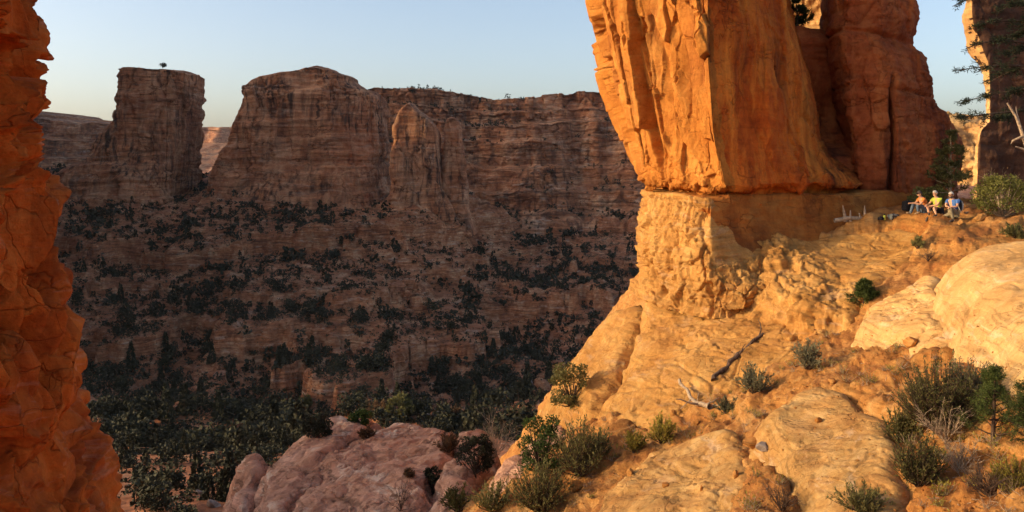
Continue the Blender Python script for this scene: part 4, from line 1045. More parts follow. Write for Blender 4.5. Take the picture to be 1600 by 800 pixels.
for px in np.arange(585, 1000, 2.2):
    Yr = 935 + rt.uniform(5, 60); X = (px - 800) / F * 930
    ok, loc, nor, _, ob, _ = SC.ray_cast(DG, (X, Yr, 400), (0, 0, -1))
    if ok and nor.z > 0.5 and rt.uniform() < 0.6: RIM.append((X, Yr, loc.z, 1))

for rec, loc in zip(FG, places):
    kind, px, py, hp, wp, leaf, wood, label, cnt = rec
    if loc is None: continue
    rng = np.random.RandomState(int(px * 7 + py))
    k = 1.0 / SP(loc.y); h_, r_ = hp * k, wp * k / 2
    ls = max(0.02, 1.5 * loc.y / 887)                     # leaf width for a leaf of a pixel or so
    if kind == 'broom': st, lv = bush_broom(h_, r_, rng, cnt, (ls * 2.4, ls * 0.36), 26)
    elif kind == 'juniper': st, lv = bush_juniper(h_, r_, rng, int(cnt * 1.4), 95, (ls * 1.6, ls * 0.55), bare=0.1)
    elif kind == 'dead': st, lv = bush_dead(h_, r_, rng, cnt, 0.008 + 0.006 * h_)
    else: st, lv = tree_pine(h_, r_, rng, 13, 0.22, 13, max(0.06, ls * 2.2), ls * 0.2)
    name = {'broom': 'shrub', 'juniper': 'juniper_shrub', 'dead': 'bare_bush', 'pine': 'young_pine'}[kind]
    plant(name, (loc.x, loc.y, loc.z - 0.03), st, lv, wood, leaf, label, 'bush' if kind != 'pine' else 'pine', 'shrubs on the rock ledges', 0.0, ('stem', 'foliage') if kind != 'pine' else ('trunk', 'crown'))

# ---- the taller trees by the hikers
rng = np.random.RandomState(3)
st, lv = tree_pine(3.4, 1.15, rng, 12, 0.18, 12, 0.14, 0.018)
if tall_pine_at: plant('pine_tree', tall_pine_at, st, lv, M_DEAD, L_OLIVE, 'slim olive pine standing in the shade behind the hikers', 'pine', parts=('trunk', 'crown'))
# big pine at the right border: trunk just outside, boughs reaching in
st, lv = Acc(), Acc()
pb = np.array(border_pine_at) if border_pine_at else np.array([20, 36, -2.0])
bx, by, bz_ = 21.2, 36.0, pb[2]
TR = arc((bx, by, bz_ - 0.3), (-0.03, 0, 1), 12.0, 0.0, rng, 14, 0.015); st.tube(TR, 0.24, 0.10, 8)
boughs = [(1488, 10, 60), (1510, 75, 50), (1492, 185, 75), (1503, 160, 55), (1498, 110, 50), (1530, 40, 50), (1545, 130, 60), (1560, 20, 40), (1570, 90, 40), (1550, 190, 50), (1575, 150, 40), (1590, 60, 40), (1640, 30, 60), (1660, 120, 60), (1650, -60, 60), (1560, -70, 60), (1530, -40, 60)]
for px, py, sp_ in boughs:
    Yb = by + rng.uniform(-1.2, 1.0); tip = W(px, py, Yb); i0 = int(np.argmin(np.abs(TR[:, 2] - (tip[2] + 0.5)))); a = TR[i0]
    t = np.linspace(0, 1, 9)[:, None]; mid = (a + tip) / 2 + np.array([0, 0, 0.25]) + rng.normal(size=3) * 0.12
    C_ = (1 - t) ** 2 * a + 2 * t * (1 - t) * mid + t * t * tip; st.tube(C_, 0.05, 0.012, 5)
    for j in range(13):
        q = rng.uniform(0.3, 1.0); c = C_[int(q * 8)]; d = tip - a; d = d / np.linalg.norm(d)
        S_ = arc(c, d + rng.normal(size=3) * np.array([0.5, 0.8, 0.35]), rng.uniform(0.25, 0.6), 0.15, rng, 4, 0.12); st.tube(S_, 0.012, 0.005, 4)
        for qq in S_[1:]:
            m = 13; D = rng.normal(size=(m, 3)) * np.array([1, 1, 0.7]) + d * 0.6
            lv.leaves(qq + rng.normal(size=(m, 3)) * 0.04, D, 0.16, 0.014, rng)
plant('pine_tree', (0, 0, 0), st, lv, M_BARK, L_BOUGH, 'large dark pine at the right border with boughs against the sky', 'pine', parts=('trunk', 'crown'))
# bleached snag at the right border
st = Acc()
for pts, r0, r1 in (([(1612, 250), (1604, 228), (1597, 205), (1586, 183), (1573, 162)], 0.10, 0.03), ([(1600, 212), (1592, 214), (1582, 220), (1578, 226)], 0.06, 0.02), ([(1594, 198), (1590, 180), (1588, 168)], 0.04, 0.015), ([(1606, 236), (1590, 228), (1585, 230)], 0.05, 0.015)):
    st.tube(np.array([W(px, py, 33.5) + rng.normal(size=3) * 0.02 for px, py in pts]), r0, r1, 6)
st.tube(np.array([W(1612, 250, 33.5), W(1616, 300, 33.5), W(1612, 345, 33.8)]), 0.13, 0.16, 6)
o = plant('bare_snag', (0, 0, 0), st, None, M_DEAD, None, 'bleached dead snag lit by the sun at the right border', 'dead tree')
# tree in the gap between the towers, and the lone tree on the square butte
st, lv = tree_pine(2.2, 0.9, rng, 8, 0.2, 14, 0.16, 0.022)
plant('pine_tree', W(1246, 50, 45.5), st, lv, M_BARK, L_PINE, 'small pine in the gap high up between the towers', 'pine', parts=('trunk', 'crown'))
st, lv = bush_juniper(4.2, 2.6, rng, 16, 30, (0.8, 0.3))
plant('juniper_tree', W(254, 106, 730), st, lv, M_BARK, L_DARK, 'lone tree on top of the square-topped butte', 'tree', parts=('trunk', 'crown'))

# ---- trees on the canyon slopes
def canyon_tree(rng, conifer, leaves_n, leaf):
    st, lv = Acc(), Acc()
    st.tube(arc((0, 0, -0.4), (rng.normal() * 0.1, rng.normal() * 0.1, 1), 0.9, 0, rng, 4, 0.08), 0.07, 0.02, 4)
    if conifer:
        z = rng.uniform(0.08, 1, leaves_n) ** 1.2; q = (1.03 - z) * 0.36 * np.sqrt(rng.uniform(0.1, 1, leaves_n)); a = rng.uniform(0, 6.28, leaves_n)
        C = np.stack([np.cos(a) * q, np.sin(a) * q, z], 1); D = np.stack([np.cos(a), np.sin(a), -0.3 + 0 * a], 1) + rng.normal(size=C.shape) * 0.4
    else:
        nb = 9; cc = np.stack([rng.normal(size=nb) * 0.28, rng.normal(size=nb) * 0.28, rng.uniform(0.3, 0.82, nb)], 1); cr = rng.uniform(0.18, 0.34, nb)
        j = rng.randint(0, nb, leaves_n); o = rng.normal(size=(leaves_n, 3)); o /= np.linalg.norm(o, axis=1)[:, None]
        C = cc[j] + o * cr[j][:, None] * rng.uniform(0.4, 1, (leaves_n, 1)); D = o + rng.normal(size=o.shape) * 0.7
    lv.leaves(C, D, leaf, leaf * 0.45, rng)
    return st, lv
protos = []
for k_ in range(10):
    rng = np.random.RandomState(700 + k_)
    st, lv = canyon_tree(rng, k_ % 10 >= 7, 420, 0.13)
    protos.append((st.mesh('trunk'), lv.mesh('crown', False)))
for a, b in protos: a.materials.append(M_BARK); b.materials.append(L_DARK)
dn = fbm(np.stack([VT[:, 0] / 70, VT[:, 1] / 55, VT[:, 1] * 0], 1), 3, 601)
pxv = 800 + VT[:, 0] / VT[:, 1] * F; pyv = HZ - VT[:, 2] / VT[:, 1] * F
dn = dn + 0.55 * np.exp(-((pxv - 790 - 0.35 * (pyv - 400)) / 60) ** 2) * (pyv > 340) + 0.5 * np.exp(-((pxv - 330 - 0.5 * (pyv - 420)) / 45) ** 2) * (pyv > 345) + 0.22 * sstep(pyv, 520, 620)
keep = (dn + rt.uniform(-0.55, 0.55, len(VT)) > np.where(VT[:, 3] == 1, 0.1, -0.30))
VT = VT[keep]
if RIM: VT = np.concatenate([VT, np.array(RIM)])
size = np.where(rt.uniform(size=len(VT)) < 0.13, rt.uniform(4, 8, len(VT)), 1.0 + 3.0 * rt.uniform(size=len(VT)) ** 1.6)
size = np.where(VT[:, 1] < 200, size * 0.38 + 0.2, size); size = np.where(VT[:, 3] == 1, size * 0.7, size)
px_ = 800 + VT[:, 0] / VT[:, 1] * F; py_ = HZ - (VT[:, 2] + size * 0.5) / VT[:, 1] * F
vis = np.zeros(len(VT), bool)
for i in range(len(VT)):
    if -20 < px_[i] < 1030 and py_[i] < 810:
        h_ = hit(px_[i], py_[i])
        vis[i] = h_ is None or h_.y > VT[i, 1] - 4
VT, size, px_, py_ = VT[vis], size[vis], px_[vis], py_[vis]
order = np.argsort(-(size / VT[:, 1]))
def zone(x, y):
    if VT[i, 1] < 220: return 'on the near slope ' + ('beside the near rock wall' if x < 260 else 'left of the pink dome' if x < 420 else 'right behind the pink slabs')
    c = 'below the square-topped butte' if x < 320 else 'below the left half of the broad butte' if x < 470 else 'below the right half of the broad butte' if x < 610 else 'below the narrow fin' if x < 730 else 'in the side canyon' if x < 860 else 'beside the tall golden tower'
    return ('high up ' if y < 400 else 'halfway down ' if y < 520 else 'low down ') + c
rest = Acc()
rp = [canyon_tree(np.random.RandomState(800 + k_), k_ >= 8, 30, 0.36)[1] for k_ in range(12)]
rp = [(np.concatenate(l.V), np.concatenate(l.Q)) for l in rp]
for rank, i in enumerate(order):
    x, y, z, t_ = VT[i]; sz = size[i]; con = rt.uniform() < 0.22
    ang = rt.uniform(0, 6.28); wid = sz * (0.9 if con else rt.uniform(0.85, 1.25))
    if rank < 300:
        a, b = protos[rt.randint(7, 10) if con else rt.randint(0, 7)]
        e = empty('conifer_tree' if con else 'juniper_tree', (x, y, z), ang); e.scale = (wid, wid, sz * (1.4 if con else 1))
        link('trunk', a, None, e); link('crown', b, None, e)
        tag(e, ('narrow dark conifer ' if con else 'dark bushy juniper ') + zone(px_[i], py_[i]), 'tree', 'trees on the shaded canyon slopes' + (', conifers' if con else ', junipers') + ' ' + zone(px_[i], py_[i]))
    else:
        V, Q = rp[rt.randint(8, 12) if con else rt.randint(0, 8)]
        c, s_ = math.cos(ang), math.sin(ang)
        U_ = np.stack([(V[:, 0] * c - V[:, 1] * s_) * wid + x, (V[:, 0] * s_ + V[:, 1] * c) * wid + y, V[:, 2] * sz * (1.4 if con else 1) + z - 0.2], 1)
        rest.add(U_, Q)
ns = 30000
yy_ = rt.uniform(230, 800, ns); xx_ = rt.uniform(-0.52, 0.17, ns) * yy_
dn = fbm(np.stack([xx_ / 40, yy_ / 35, yy_ * 0], 1), 3, 611); k_ = dn + rt.uniform(-0.5, 0.5, ns) > -0.1
xx_, yy_ = xx_[k_], yy_[k_]; zz_ = valley_z(np.stack([xx_, yy_], 1))
r8 = np.random.RandomState(31); nl_ = 5
C8 = np.stack([xx_, yy_, zz_], 1)[:, None] + r8.normal(size=(len(xx_), nl_, 3)) * np.array([0.5, 0.5, 0.28]) * r8.uniform(0.5, 1.5, (len(xx_), 1, 1)) + np.array([0, 0, 0.45])
scrub = Acc(); scrub.leaves(C8.reshape(-1, 3), r8.normal(size=(len(xx_) * nl_, 3)) + np.array([0, 0, 0.4]), 0.8, 0.32, r8)
tag(link('scrub', scrub.mesh('scrub', False), L_SCRUB), 'low dark scrub dotting the canyon slopes', 'scrub', kind='stuff')
print('canyon trees', len(VT))
far_trees = link('far_trees', rest.mesh('far_trees', False), L_DARK)
tag(far_trees, 'dark mass of small trees covering the far canyon slopes', 'trees', kind='stuff')

# ------------------------------------------------------------------ loose things: logs, stones, boulders, gravel
def rough_log(name, pts, r0, r1, mat, label, cat, seed, side=()):
    rng = np.random.RandomState(seed); st = Acc()
    P = np.array(pts); t = np.linspace(0, len(P) - 1, 14); i0 = np.clip(t.astype(int), 0, len(P) - 2); f = (t - i0)[:, None]
    C = P[i0] * (1 - f) + P[i0 + 1] * f + rng.normal(size=(14, 3)) * r0 * 0.35
    st.tube(C, np.linspace(r0, r1, 14) * rng.uniform(0.75, 1.2, 14), None, 8)
    o = link(name, st.mesh(name), mat)
    for a, d, L, r in side:
        s2 = Acc(); s2.tube(arc(C[a], d, L, 0.1, rng, 6, 0.15), r, r * 0.3, 6); link('branch', s2.mesh('branch'), mat, o)
    return tag(o, label, cat)
lp = [np.array(q[0]) + np.array(q[1]) * 0.07 for q in LOGS[0] if q]
rough_log('fallen_log', lp, 0.10, 0.05, M_DARKWOOD, 'dark fallen log lying up the golden slickrock slope', 'log', 11,
          [(12, (0.5, 0.5, 0.6), 0.9, 0.035), (5, (0.9, 0.5, 0.3), 0.9, 0.04), (9, (0.7, 0.2, 0.3), 0.5, 0.03)])
lp = [np.array(q[0]) + np.array(q[1]) * 0.10 for q in LOGS[1] if q]
lp[0] = lp[0] + np.array([0, -0.1, 0.25])
rough_log('dead_branch', lp, 0.05, 0.085, M_DEAD, 'bleached forked dead branch in the gully below the log', 'branch', 12,
          [(9, (-0.8, -0.3, 0.1), 0.9, 0.045), (12, (0.5, -0.5, 0.2), 0.7, 0.04), (6, (-0.3, -0.6, -0.1), 0.6, 0.03), (11, (0.9, 0.2, 0.3), 0.6, 0.03), (8, (0.2, -0.3, 0.7), 0.4, 0.03)])
if all(STICK):
    rough_log('fallen_branch', [np.array(q[0]) + np.array([0, 0, 0.08]) for q in STICK], 0.05, 0.03, M_DEAD, 'thin pale branch lying on the ground right of the hikers', 'branch', 13, [(7, (0.8, -0.2, 0.15), 0.6, 0.02)])

def stone_mesh(seed, sub=3):
    bm = bmesh.new(); bmesh.ops.create_icosphere(bm, subdivisions=sub, radius=1.0)
    V = np.array([v.co[:] for v in bm.verts]); Q = np.array([[v.index for v in f.verts] for f in bm.faces]); bm.free()
    rng = np.random.RandomState(seed); d = np.full(len(V), 1.0)
    for k in range(11):                                       # planes cut off a ball
        nrm = rng.normal(size=3); nrm /= np.linalg.norm(nrm); c = rng.uniform(0.5, 0.9)
        dot = V @ nrm; d = np.where(dot > 0, np.minimum(d, c / np.maximum(dot, 1e-3)), d)
    V = V * d[:, None] * np.array([1.0, rng.uniform(0.7, 1), rng.uniform(0.55, 0.8)])
    V = V + 0.04 * fbm(V * 3, 3, seed)[:, None] * V
    return mesh_from('stone', V, Q, False)
SM = [stone_mesh(900 + k) for k in range(6)]
for m in SM: m.materials.append(M_SOIL)
SMg = [stone_mesh(920 + k, 4) for k in range(5)]
for m in SMg: m.materials.append(M_WHITEROCK)
SL = ['largest orange stone at the left foot of the striated slab', 'greyish stone right beside the largest orange stone', 'small stone on the striated slab', 'stone at the upper left of the sloping slab', 'reddish stone beside the dead branches',
      'stone in the middle of the sloping slab', 'pebble low on the sloping slab', 'pale stone among the sagebrush', 'small stone at the top edge of the sloping slab', 'stone at the head of the striated slab', 'pebble on the left part of the sloping slab', 'block of rock below the pale bulging slab', 'pale stone on the ledge right of the hikers', 'small stone beside the blue hiker']
for k, ((h_, r), lb) in enumerate(zip(STONE, SL)):
    if h_ is None: continue
    o = link('stone', SM[k % 6] if k != 1 else SMg[1]); o.location = h_[0] + Vector((0, 0, r * 0.35)); o.scale = (r, r, r); o.rotation_euler = (0.2 * k, 0.3 * k, 1.3 * k)
    tag(o, lb, 'stone', 'loose stones on the slabs')
BL = ['pale grey boulder in the trees right behind the swirled slab, the biggest of three', 'pale boulder left of the biggest one behind the swirled slab', 'pale boulder right of the biggest one behind the swirled slab', 'grey rock outcrop in the trees left of the golden flank', 'grey boulder among trees, lower left of the grey outcrop',
      'uppermost grey boulder beside the golden flank', 'lone boulder in the trees above the pink dome', 'pale boulder at the lower left by the near rock wall', 'largest pale boulder at the lower left border of the slabs', 'pale boulder left of the grey dome', 'small pale boulder near the bottom left']
for k, ((h_, r), lb) in enumerate(zip(BOUL, BL)):
    if h_ is None: continue
    o = link('boulder', SMg[k % 5]); o.location = h_[0] + Vector((0, 0, r * 0.05)); o.scale = (r * 1.3, r, r * 0.9); o.rotation_euler = (0.2 * k, 0.3 * k, 1.3 * k)
    tag(o, lb, 'boulder', 'boulders below the ridge')
SV = [(np.array([v.co[:] for v in m.vertices]), np.array([p.vertices[:] for p in m.polygons])) for m in [stone_mesh(940 + k, 1) for k in range(6)]]
gr, tw = Acc(), Acc()
rng = np.random.RandomState(17)
in_slab = np.max([poly_dist(np.array([d[0][:2] for d in DEB]), B) for B in POLYS], axis=0)
for (p, q), ins in zip(DEB, in_slab):
    if ins > 0.4 and rng.uniform() < 0.86: continue
    r = 0.025 + 0.09 * q ** 5
    if q < 0.75:
        V, Q = SV[rng.randint(6)]; a = rng.uniform(0, 6.28); c, s_ = math.cos(a), math.sin(a)
        gr.add(np.stack([V[:, 0] * c - V[:, 1] * s_, V[:, 0] * s_ + V[:, 1] * c, V[:, 2]], 1) * r * rng.uniform(0.7, 1.4, 3) + p + np.array([0, 0, r * 0.3]), Q)
    elif ins < 0.1:
        tw.tube(arc(p + np.array([0, 0, 0.02]), rng.normal(size=3) * np.array([1, 1, 0.3]) + np.array([0, 0, 0.15]), rng.uniform(0.08, 0.25), 0, rng, 4, 0.3), 0.008, 0.003, 3)
brush = Acc(); grass = Acc()
for (p, q), ins in zip(DEB, in_slab):
    if ins > 0.15 or p[1] > 33 or rng.uniform() > 0.16: continue
    hh = rng.uniform(0.10, 0.32)
    for k in range(rng.randint(10, 26)):
        P_ = arc(p + rng.normal(size=3) * np.array([0.04, 0.04, 0]), rng.normal(size=3) * np.array([0.6, 0.6, 0.1]) + np.array([0, 0, 0.8]), hh * rng.uniform(0.5, 1.2), 0.1, rng, 3, 0.15); brush.tube(P_, 0.005, 0.002, 3)
        if q > 0.4: grass.leaves(P_[1:], np.diff(P_, axis=0) + rng.normal(size=(3, 3)) * 0.03, 0.06, 0.010, rng)
tag(link('dry_brush', brush.mesh('dry_brush'), M_DEAD), 'low dry brush and grass stalks in the gullies', 'brush', kind='stuff')
tag(link('dry_grass', grass.mesh('dry_grass', False), L_YELLOW), 'yellowed grass tufts in the gullies', 'grass', kind='stuff')
tag(link('gravel', gr.mesh('gravel', False), M_SOIL), 'loose gravel and chips in the gullies', 'gravel', kind='stuff')
tag(link('twigs', tw.mesh('twigs'), M_DEAD), 'scattered dry twigs in the gullies', 'twigs', kind='stuff')

# stump by the packs: broken upright stubs
if STUMP:
    rng = np.random.RandomState(23); e = empty('dead_stump', STUMP[0], 0, 1.4); m = Acc()
    m.tube([(-0.5, 0, 0.02), (-0.1, 0.02, 0.10), (0.3, 0, 0.09), (0.8, 0.05, 0.04)], 0.07, 0.05, 7); link('root', m.mesh('root'), M_DEAD, e)
    for x, hh, lx, r in ((-0.15, 0.50, -0.22, 0.07), (-0.02, 0.34, -0.05, 0.05), (0.42, 0.48, 0.0, 0.07), (0.28, 0.26, -0.1, 0.05), (0.62, 0.22, 0.15, 0.04), (0.5, 0.2, 0.05, 0.04)):
        m = Acc(); m.tube(arc((x, rng.normal() * 0.06, 0), (lx, 0.05, 1), hh, 0.0, rng, 5, 0.06), r, 0.012, 6); link('stub', m.mesh('stub'), M_DEAD, e)
    tag(e, 'bleached broken tree stump on the ledge left of the hikers', 'stump')

# ------------------------------------------------------------------ the hikers and their gear
M_SKIN = plain_mat('skin', (0.52, 0.27, 0.16), 0.6, 0.06, 8, 0.3)
M_ORANGE = plain_mat('orange_shirt', (0.72, 0.22, 0.05), 0.85, 0.12, 14)
M_LIME = plain_mat('lime_shirt', (0.40, 0.43, 0.06), 0.85, 0.12, 14)
M_BLUE = plain_mat('blue_shirt', (0.06, 0.13, 0.33), 0.85, 0.12, 14)
M_JEANS = plain_mat('jeans', (0.10, 0.13, 0.17), 0.9, 0.2, 20)
M_BLACK = plain_mat('black_cloth', (0.018, 0.016, 0.018), 0.85, 0.3, 12)
M_KHAKI = plain_mat('khaki_trousers', (0.22, 0.17, 0.10), 0.9, 0.15, 16)
M_GREYHAIR = plain_mat('grey_hair', (0.38, 0.34, 0.30), 0.8, 0.3, 40)
M_DARKHAIR = plain_mat('dark_cap', (0.06, 0.045, 0.04), 0.8, 0.3, 40)
M_SHOE = plain_mat('shoe', (0.07, 0.05, 0.04), 0.8, 0.3, 20)
M_TANSHOE = plain_mat('tan_shoe', (0.36, 0.24, 0.14), 0.8, 0.2, 20)
M_GLASS = plain_mat('dark_lens', (0.01, 0.01, 0.012), 0.15, 0.0, 5, 0.5)
M_GREYBAG = plain_mat('grey_bag', (0.17, 0.17, 0.15), 0.85, 0.2, 14)
M_STRAP = plain_mat('pale_rope', (0.55, 0.52, 0.46), 0.8, 0.2, 30)

def skin(name, verts, edges, root, mat, parent, extra=None, sub=2):
    """grow a smooth body round a skeleton: verts {name: (x, y, z, radius)}"""
    names = list(verts); idx = {k: i for i, k in enumerate(names)}
    me = bpy.data.meshes.new(name); me.from_pydata([verts[k][:3] for k in names], [(idx[a], idx[b]) for a, b in edges], [])
    ob = bpy.data.objects.new(name, me); COL.objects.link(ob)
    ob.modifiers.new('skin', 'SKIN').use_smooth_shade = True
    sv = me.skin_vertices[0].data
    for i, k in enumerate(names):
        r = verts[k][3]; sv[i].radius = (r if np.isscalar(r) else r[0], r if np.isscalar(r) else r[1]); sv[i].use_root = (k == root)
    ob.modifiers.new('sub', 'SUBSURF').levels = sub
    ob.modifiers['sub'].render_levels = sub
    dg = bpy.context.evaluated_depsgraph_get(); m2 = bpy.data.meshes.new_from_object(ob.evaluated_get(dg))
    bpy.data.objects.remove(ob); bpy.data.meshes.remove(me)
    if extra is not None and extra.n:
        bm = bmesh.new(); bm.from_mesh(m2); tmp = extra.mesh('tmp'); bm.from_mesh(tmp); bm.to_mesh(m2); bm.free(); bpy.data.meshes.remove(tmp)
    m2.name = name; m2.materials.clear()
    for p in m2.polygons: p.use_smooth = True
    return link(name, m2, mat, parent)

def blob(name, c, r, mat, parent, cut=None, seed=0, rough=0.0):
    bm = bmesh.new(); bmesh.ops.create_uvsphere(bm, u_segments=20, v_segments=14, radius=1.0)
    for v in bm.verts:
        k = 1 + rough * math.sin(v.co.x * 9 + seed) * math.sin(v.co.y * 8 + seed) * math.sin(v.co.z * 10)
        v.co = Vector((v.co.x * r[0] * k, v.co.y * r[1] * k, v.co.z * r[2] * k))
    if cut: bmesh.ops.bisect_plane(bm, geom=bm.verts[:] + bm.edges[:] + bm.faces[:], plane_co=cut[0], plane_no=cut[1], clear_outer=True)
    bmesh.ops.translate(bm, verts=bm.verts, vec=c)
    me = bpy.data.meshes.new(name); bm.to_mesh(me); bm.free()
    for p in me.polygons: p.use_smooth = True
    return link(name, me, mat, parent)

def person(base, J, face, label, shirt, pants, shoe, hair, shorts=False, glasses=True, cap=False, beard=False):
    """J: joints in metres from the seat: pelvis, chest, neck, head, and per side a/b shoulder, elbow, wrist, hip, knee, ankle"""
    e = empty('person', base)
    J = {k: np.array(v, float) for k, v in J.items()}
    f = np.array(face, float); f /= np.linalg.norm(f); side = np.cross(f, (0, 0, 1)); side /= np.linalg.norm(side); upv = np.cross(side, f)
    V, E = {}, []
    def put(k, p, r): V[k] = (*p, r)
    put('pelvis', J['pelvis'], (0.135, 0.115)); sp_ = (J['pelvis'] + J['chest']) / 2 + np.array([0, 0, 0.01]); put('spine', sp_, (0.125, 0.105)); put('chest', J['chest'], (0.15, 0.115))
    put('neck', J['neck'], 0.052); hc = J['head']; put('jaw', hc - upv * 0.055 + f * 0.02, (0.060, 0.068)); put('head', hc + upv * 0.02, (0.076, 0.094)); put('crown', hc + upv * 0.085 - f * 0.01, (0.055, 0.07))
    E += [('pelvis', 'spine'), ('spine', 'chest'), ('chest', 'neck'), ('neck', 'jaw'), ('jaw', 'head'), ('head', 'crown')]
    ex = Acc()
    ex.tube([hc + f * 0.075 + upv * 0.03, hc + f * 0.108 - upv * 0.015, hc + f * 0.085 - upv * 0.025], np.array([0.010, 0.017, 0.010]), None, 6)     # nose
    for sg in (-1, 1): ex.tube([hc + side * sg * 0.080 + upv * 0.03, hc + side * sg * 0.092, hc + side * sg * 0.080 - upv * 0.03], np.array([0.008, 0.017, 0.008]), None, 6)   # ears
    ex.tube([hc + f * 0.083 + side * 0.028 - upv * 0.055, hc + f * 0.090 - upv * 0.053, hc + f * 0.083 - side * 0.028 - upv * 0.055], 0.008, 0.008, 5)                      # mouth
    gz = []
    for s_ in 'ab':
        sh, el, wr, hp, kn, an = [J[s_ + k] for k in ('sho', 'elb', 'wri', 'hip', 'kne', 'ank')]
        put(s_ + 'sho', sh, 0.058); put(s_ + 'elb', el, 0.042); put(s_ + 'wri', wr, 0.028)
        d = wr - el; d /= np.linalg.norm(d); palm = wr + d * 0.07 + np.array([0, 0, -0.015]); put(s_ + 'palm', palm, (0.038, 0.020))
        E += [('chest', s_ + 'sho'), (s_ + 'sho', s_ + 'elb'), (s_ + 'elb', s_ + 'wri'), (s_ + 'wri', s_ + 'palm')]
        lat = np.cross(d, (0, 0, 1)); lat /= np.linalg.norm(lat) + 1e-9
        for q, L in ((-0.027, 0.062), (-0.009, 0.075), (0.009, 0.078), (0.027, 0.07)):
            a0 = palm + lat * q; a1 = a0 + d * L * 0.5 + np.array([0, 0, -0.012]); a2 = a1 + d * L * 0.4 + np.array([0, 0, -0.035]); ex.tube([a0, a1, (a1 + a2) / 2, a2], np.array([0.010, 0.009, 0.0085, 0.006]), None, 6)
        th = wr + d * 0.025 + lat * 0.03; ex.tube([th, th + lat * 0.022 + d * 0.02, th + lat * 0.03 + d * 0.05 + np.array([0, 0, -0.012])], np.array([0.012, 0.011, 0.007]), None, 6)
        put(s_ + 'hip', hp, 0.088); put(s_ + 'kne', kn, 0.056); put(s_ + 'calf', kn * 0.62 + an * 0.38 , 0.054); put(s_ + 'ank', an, 0.036)
        E += [('pelvis', s_ + 'hip'), (s_ + 'hip', s_ + 'kne'), (s_ + 'kne', s_ + 'calf'), (s_ + 'calf', s_ + 'ank')]
    skin('body', V, E, 'pelvis', M_SKIN, e, ex)
    grow = lambda k, g: (*V[k][:3], tuple(np.array(V[k][3]) + g) if not np.isscalar(V[k][3]) else V[k][3] + g)
    T = {k: grow(k, 0.022) for k in ('pelvis', 'spine', 'chest')}
    T['collar'] = (*(J['chest'] * 0.35 + J['neck'] * 0.65), 0.07)
    te = [('pelvis', 'spine'), ('spine', 'chest'), ('chest', 'collar')]
    for s_ in 'ab':
        T[s_ + 'sho'] = grow(s_ + 'sho', 0.02); m_ = J[s_ + 'sho'] * 0.4 + J[s_ + 'elb'] * 0.6; T[s_ + 'slv'] = (*m_, 0.066)
        te += [('chest', s_ + 'sho'), (s_ + 'sho', s_ + 'slv')]
    skin('shirt', T, te, 'pelvis', shirt, e)
    L = {'pelvis': grow('pelvis', 0.028)}; le = []
    for s_ in 'ab':
        L[s_ + 'hip'] = grow(s_ + 'hip', 0.022)
        if shorts:
            L[s_ + 'hem'] = (*(J[s_ + 'hip'] * 0.3 + J[s_ + 'kne'] * 0.7), 0.09); le += [('pelvis', s_ + 'hip'), (s_ + 'hip', s_ + 'hem')]
        else:
            L[s_ + 'kne'] = grow(s_ + 'kne', 0.022); L[s_ + 'calf'] = grow(s_ + 'calf', 0.016); L[s_ + 'ank'] = grow(s_ + 'ank', 0.02)
            le += [('pelvis', s_ + 'hip'), (s_ + 'hip', s_ + 'kne'), (s_ + 'kne', s_ + 'calf'), (s_ + 'calf', s_ + 'ank')]
    skin('shorts' if shorts else 'trousers', L, le, 'pelvis', pants, e)
    for s_ in 'ab':
        an, to = J[s_ + 'ank'], J[s_ + 'toe']; hl = an - (to - an) * 0.22 + np.array([0, 0, -0.05]); hl[2] = to[2]
        skin('shoe', {'a': (*(an + np.array([0, 0, 0.01])), 0.046), 'b': (*(hl * 0.5 + an * 0.5), 0.05), 'c': (*(an * 0.4 + to * 0.6), (0.05, 0.04)), 'd': (*to, (0.045, 0.03))}, [('a', 'b'), ('b', 'c'), ('c', 'd')], 'b', shoe, e)
    back = Vector(-f * 0.6 + upv * 0.8).normalized()
    hat = blob('cap' if cap else 'hair', hc + upv * 0.028 - f * 0.008, (0.098, 0.112, 0.108), hair, e, cut=((f * 0.02 + upv * (-0.005)), tuple(f * 0.55 - upv * 0.83)), rough=0.0 if cap else 0.05)
    if cap:
        m = Acc(); b0 = hc + f * 0.085 + upv * 0.055; m.add([b0 - side * 0.07, b0 + side * 0.07, b0 + side * 0.05 + f * 0.08 - upv * 0.012, b0 - side * 0.05 + f * 0.08 - upv * 0.012, b0 - side * 0.07 + upv * 0.008, b0 + side * 0.07 + upv * 0.008, b0 + side * 0.05 + f * 0.08, b0 - side * 0.05 + f * 0.08], [(0, 1, 2, 3), (7, 6, 5, 4), (0, 4, 5, 1), (1, 5, 6, 2), (2, 6, 7, 3), (3, 7, 4, 0)]); link('brim', m.mesh('brim', False), hair, hat)
    if glasses:
        m = Acc()
        for sg in (-1, 1):
            c = hc + f * 0.092 + upv * 0.02 + side * sg * 0.034; m.tube([c - side * 0.024, c, c + side * 0.024], np.array([0.010, 0.019, 0.010]), None, 6); m.tube([c + side * sg * 0.024, hc + side * sg * 0.09 + f * 0.06 + upv * 0.022, hc + side * sg * 0.095 + upv * 0.025], 0.005, 0.005, 4)
        link('sunglasses', m.mesh('sunglasses'), M_GLASS, e)
    else:
        for sg in (-1, 1): blob('eye', hc + f * 0.086 + upv * 0.018 + side * sg * 0.032, (0.011, 0.011, 0.009), M_GLASS, e)
    if beard: blob('beard', hc - upv * 0.075 + f * 0.035, (0.062, 0.068, 0.05), M_DARKHAIR, e, rough=0.06)
    return tag(e, label, 'person', 'hikers resting on the ledge')

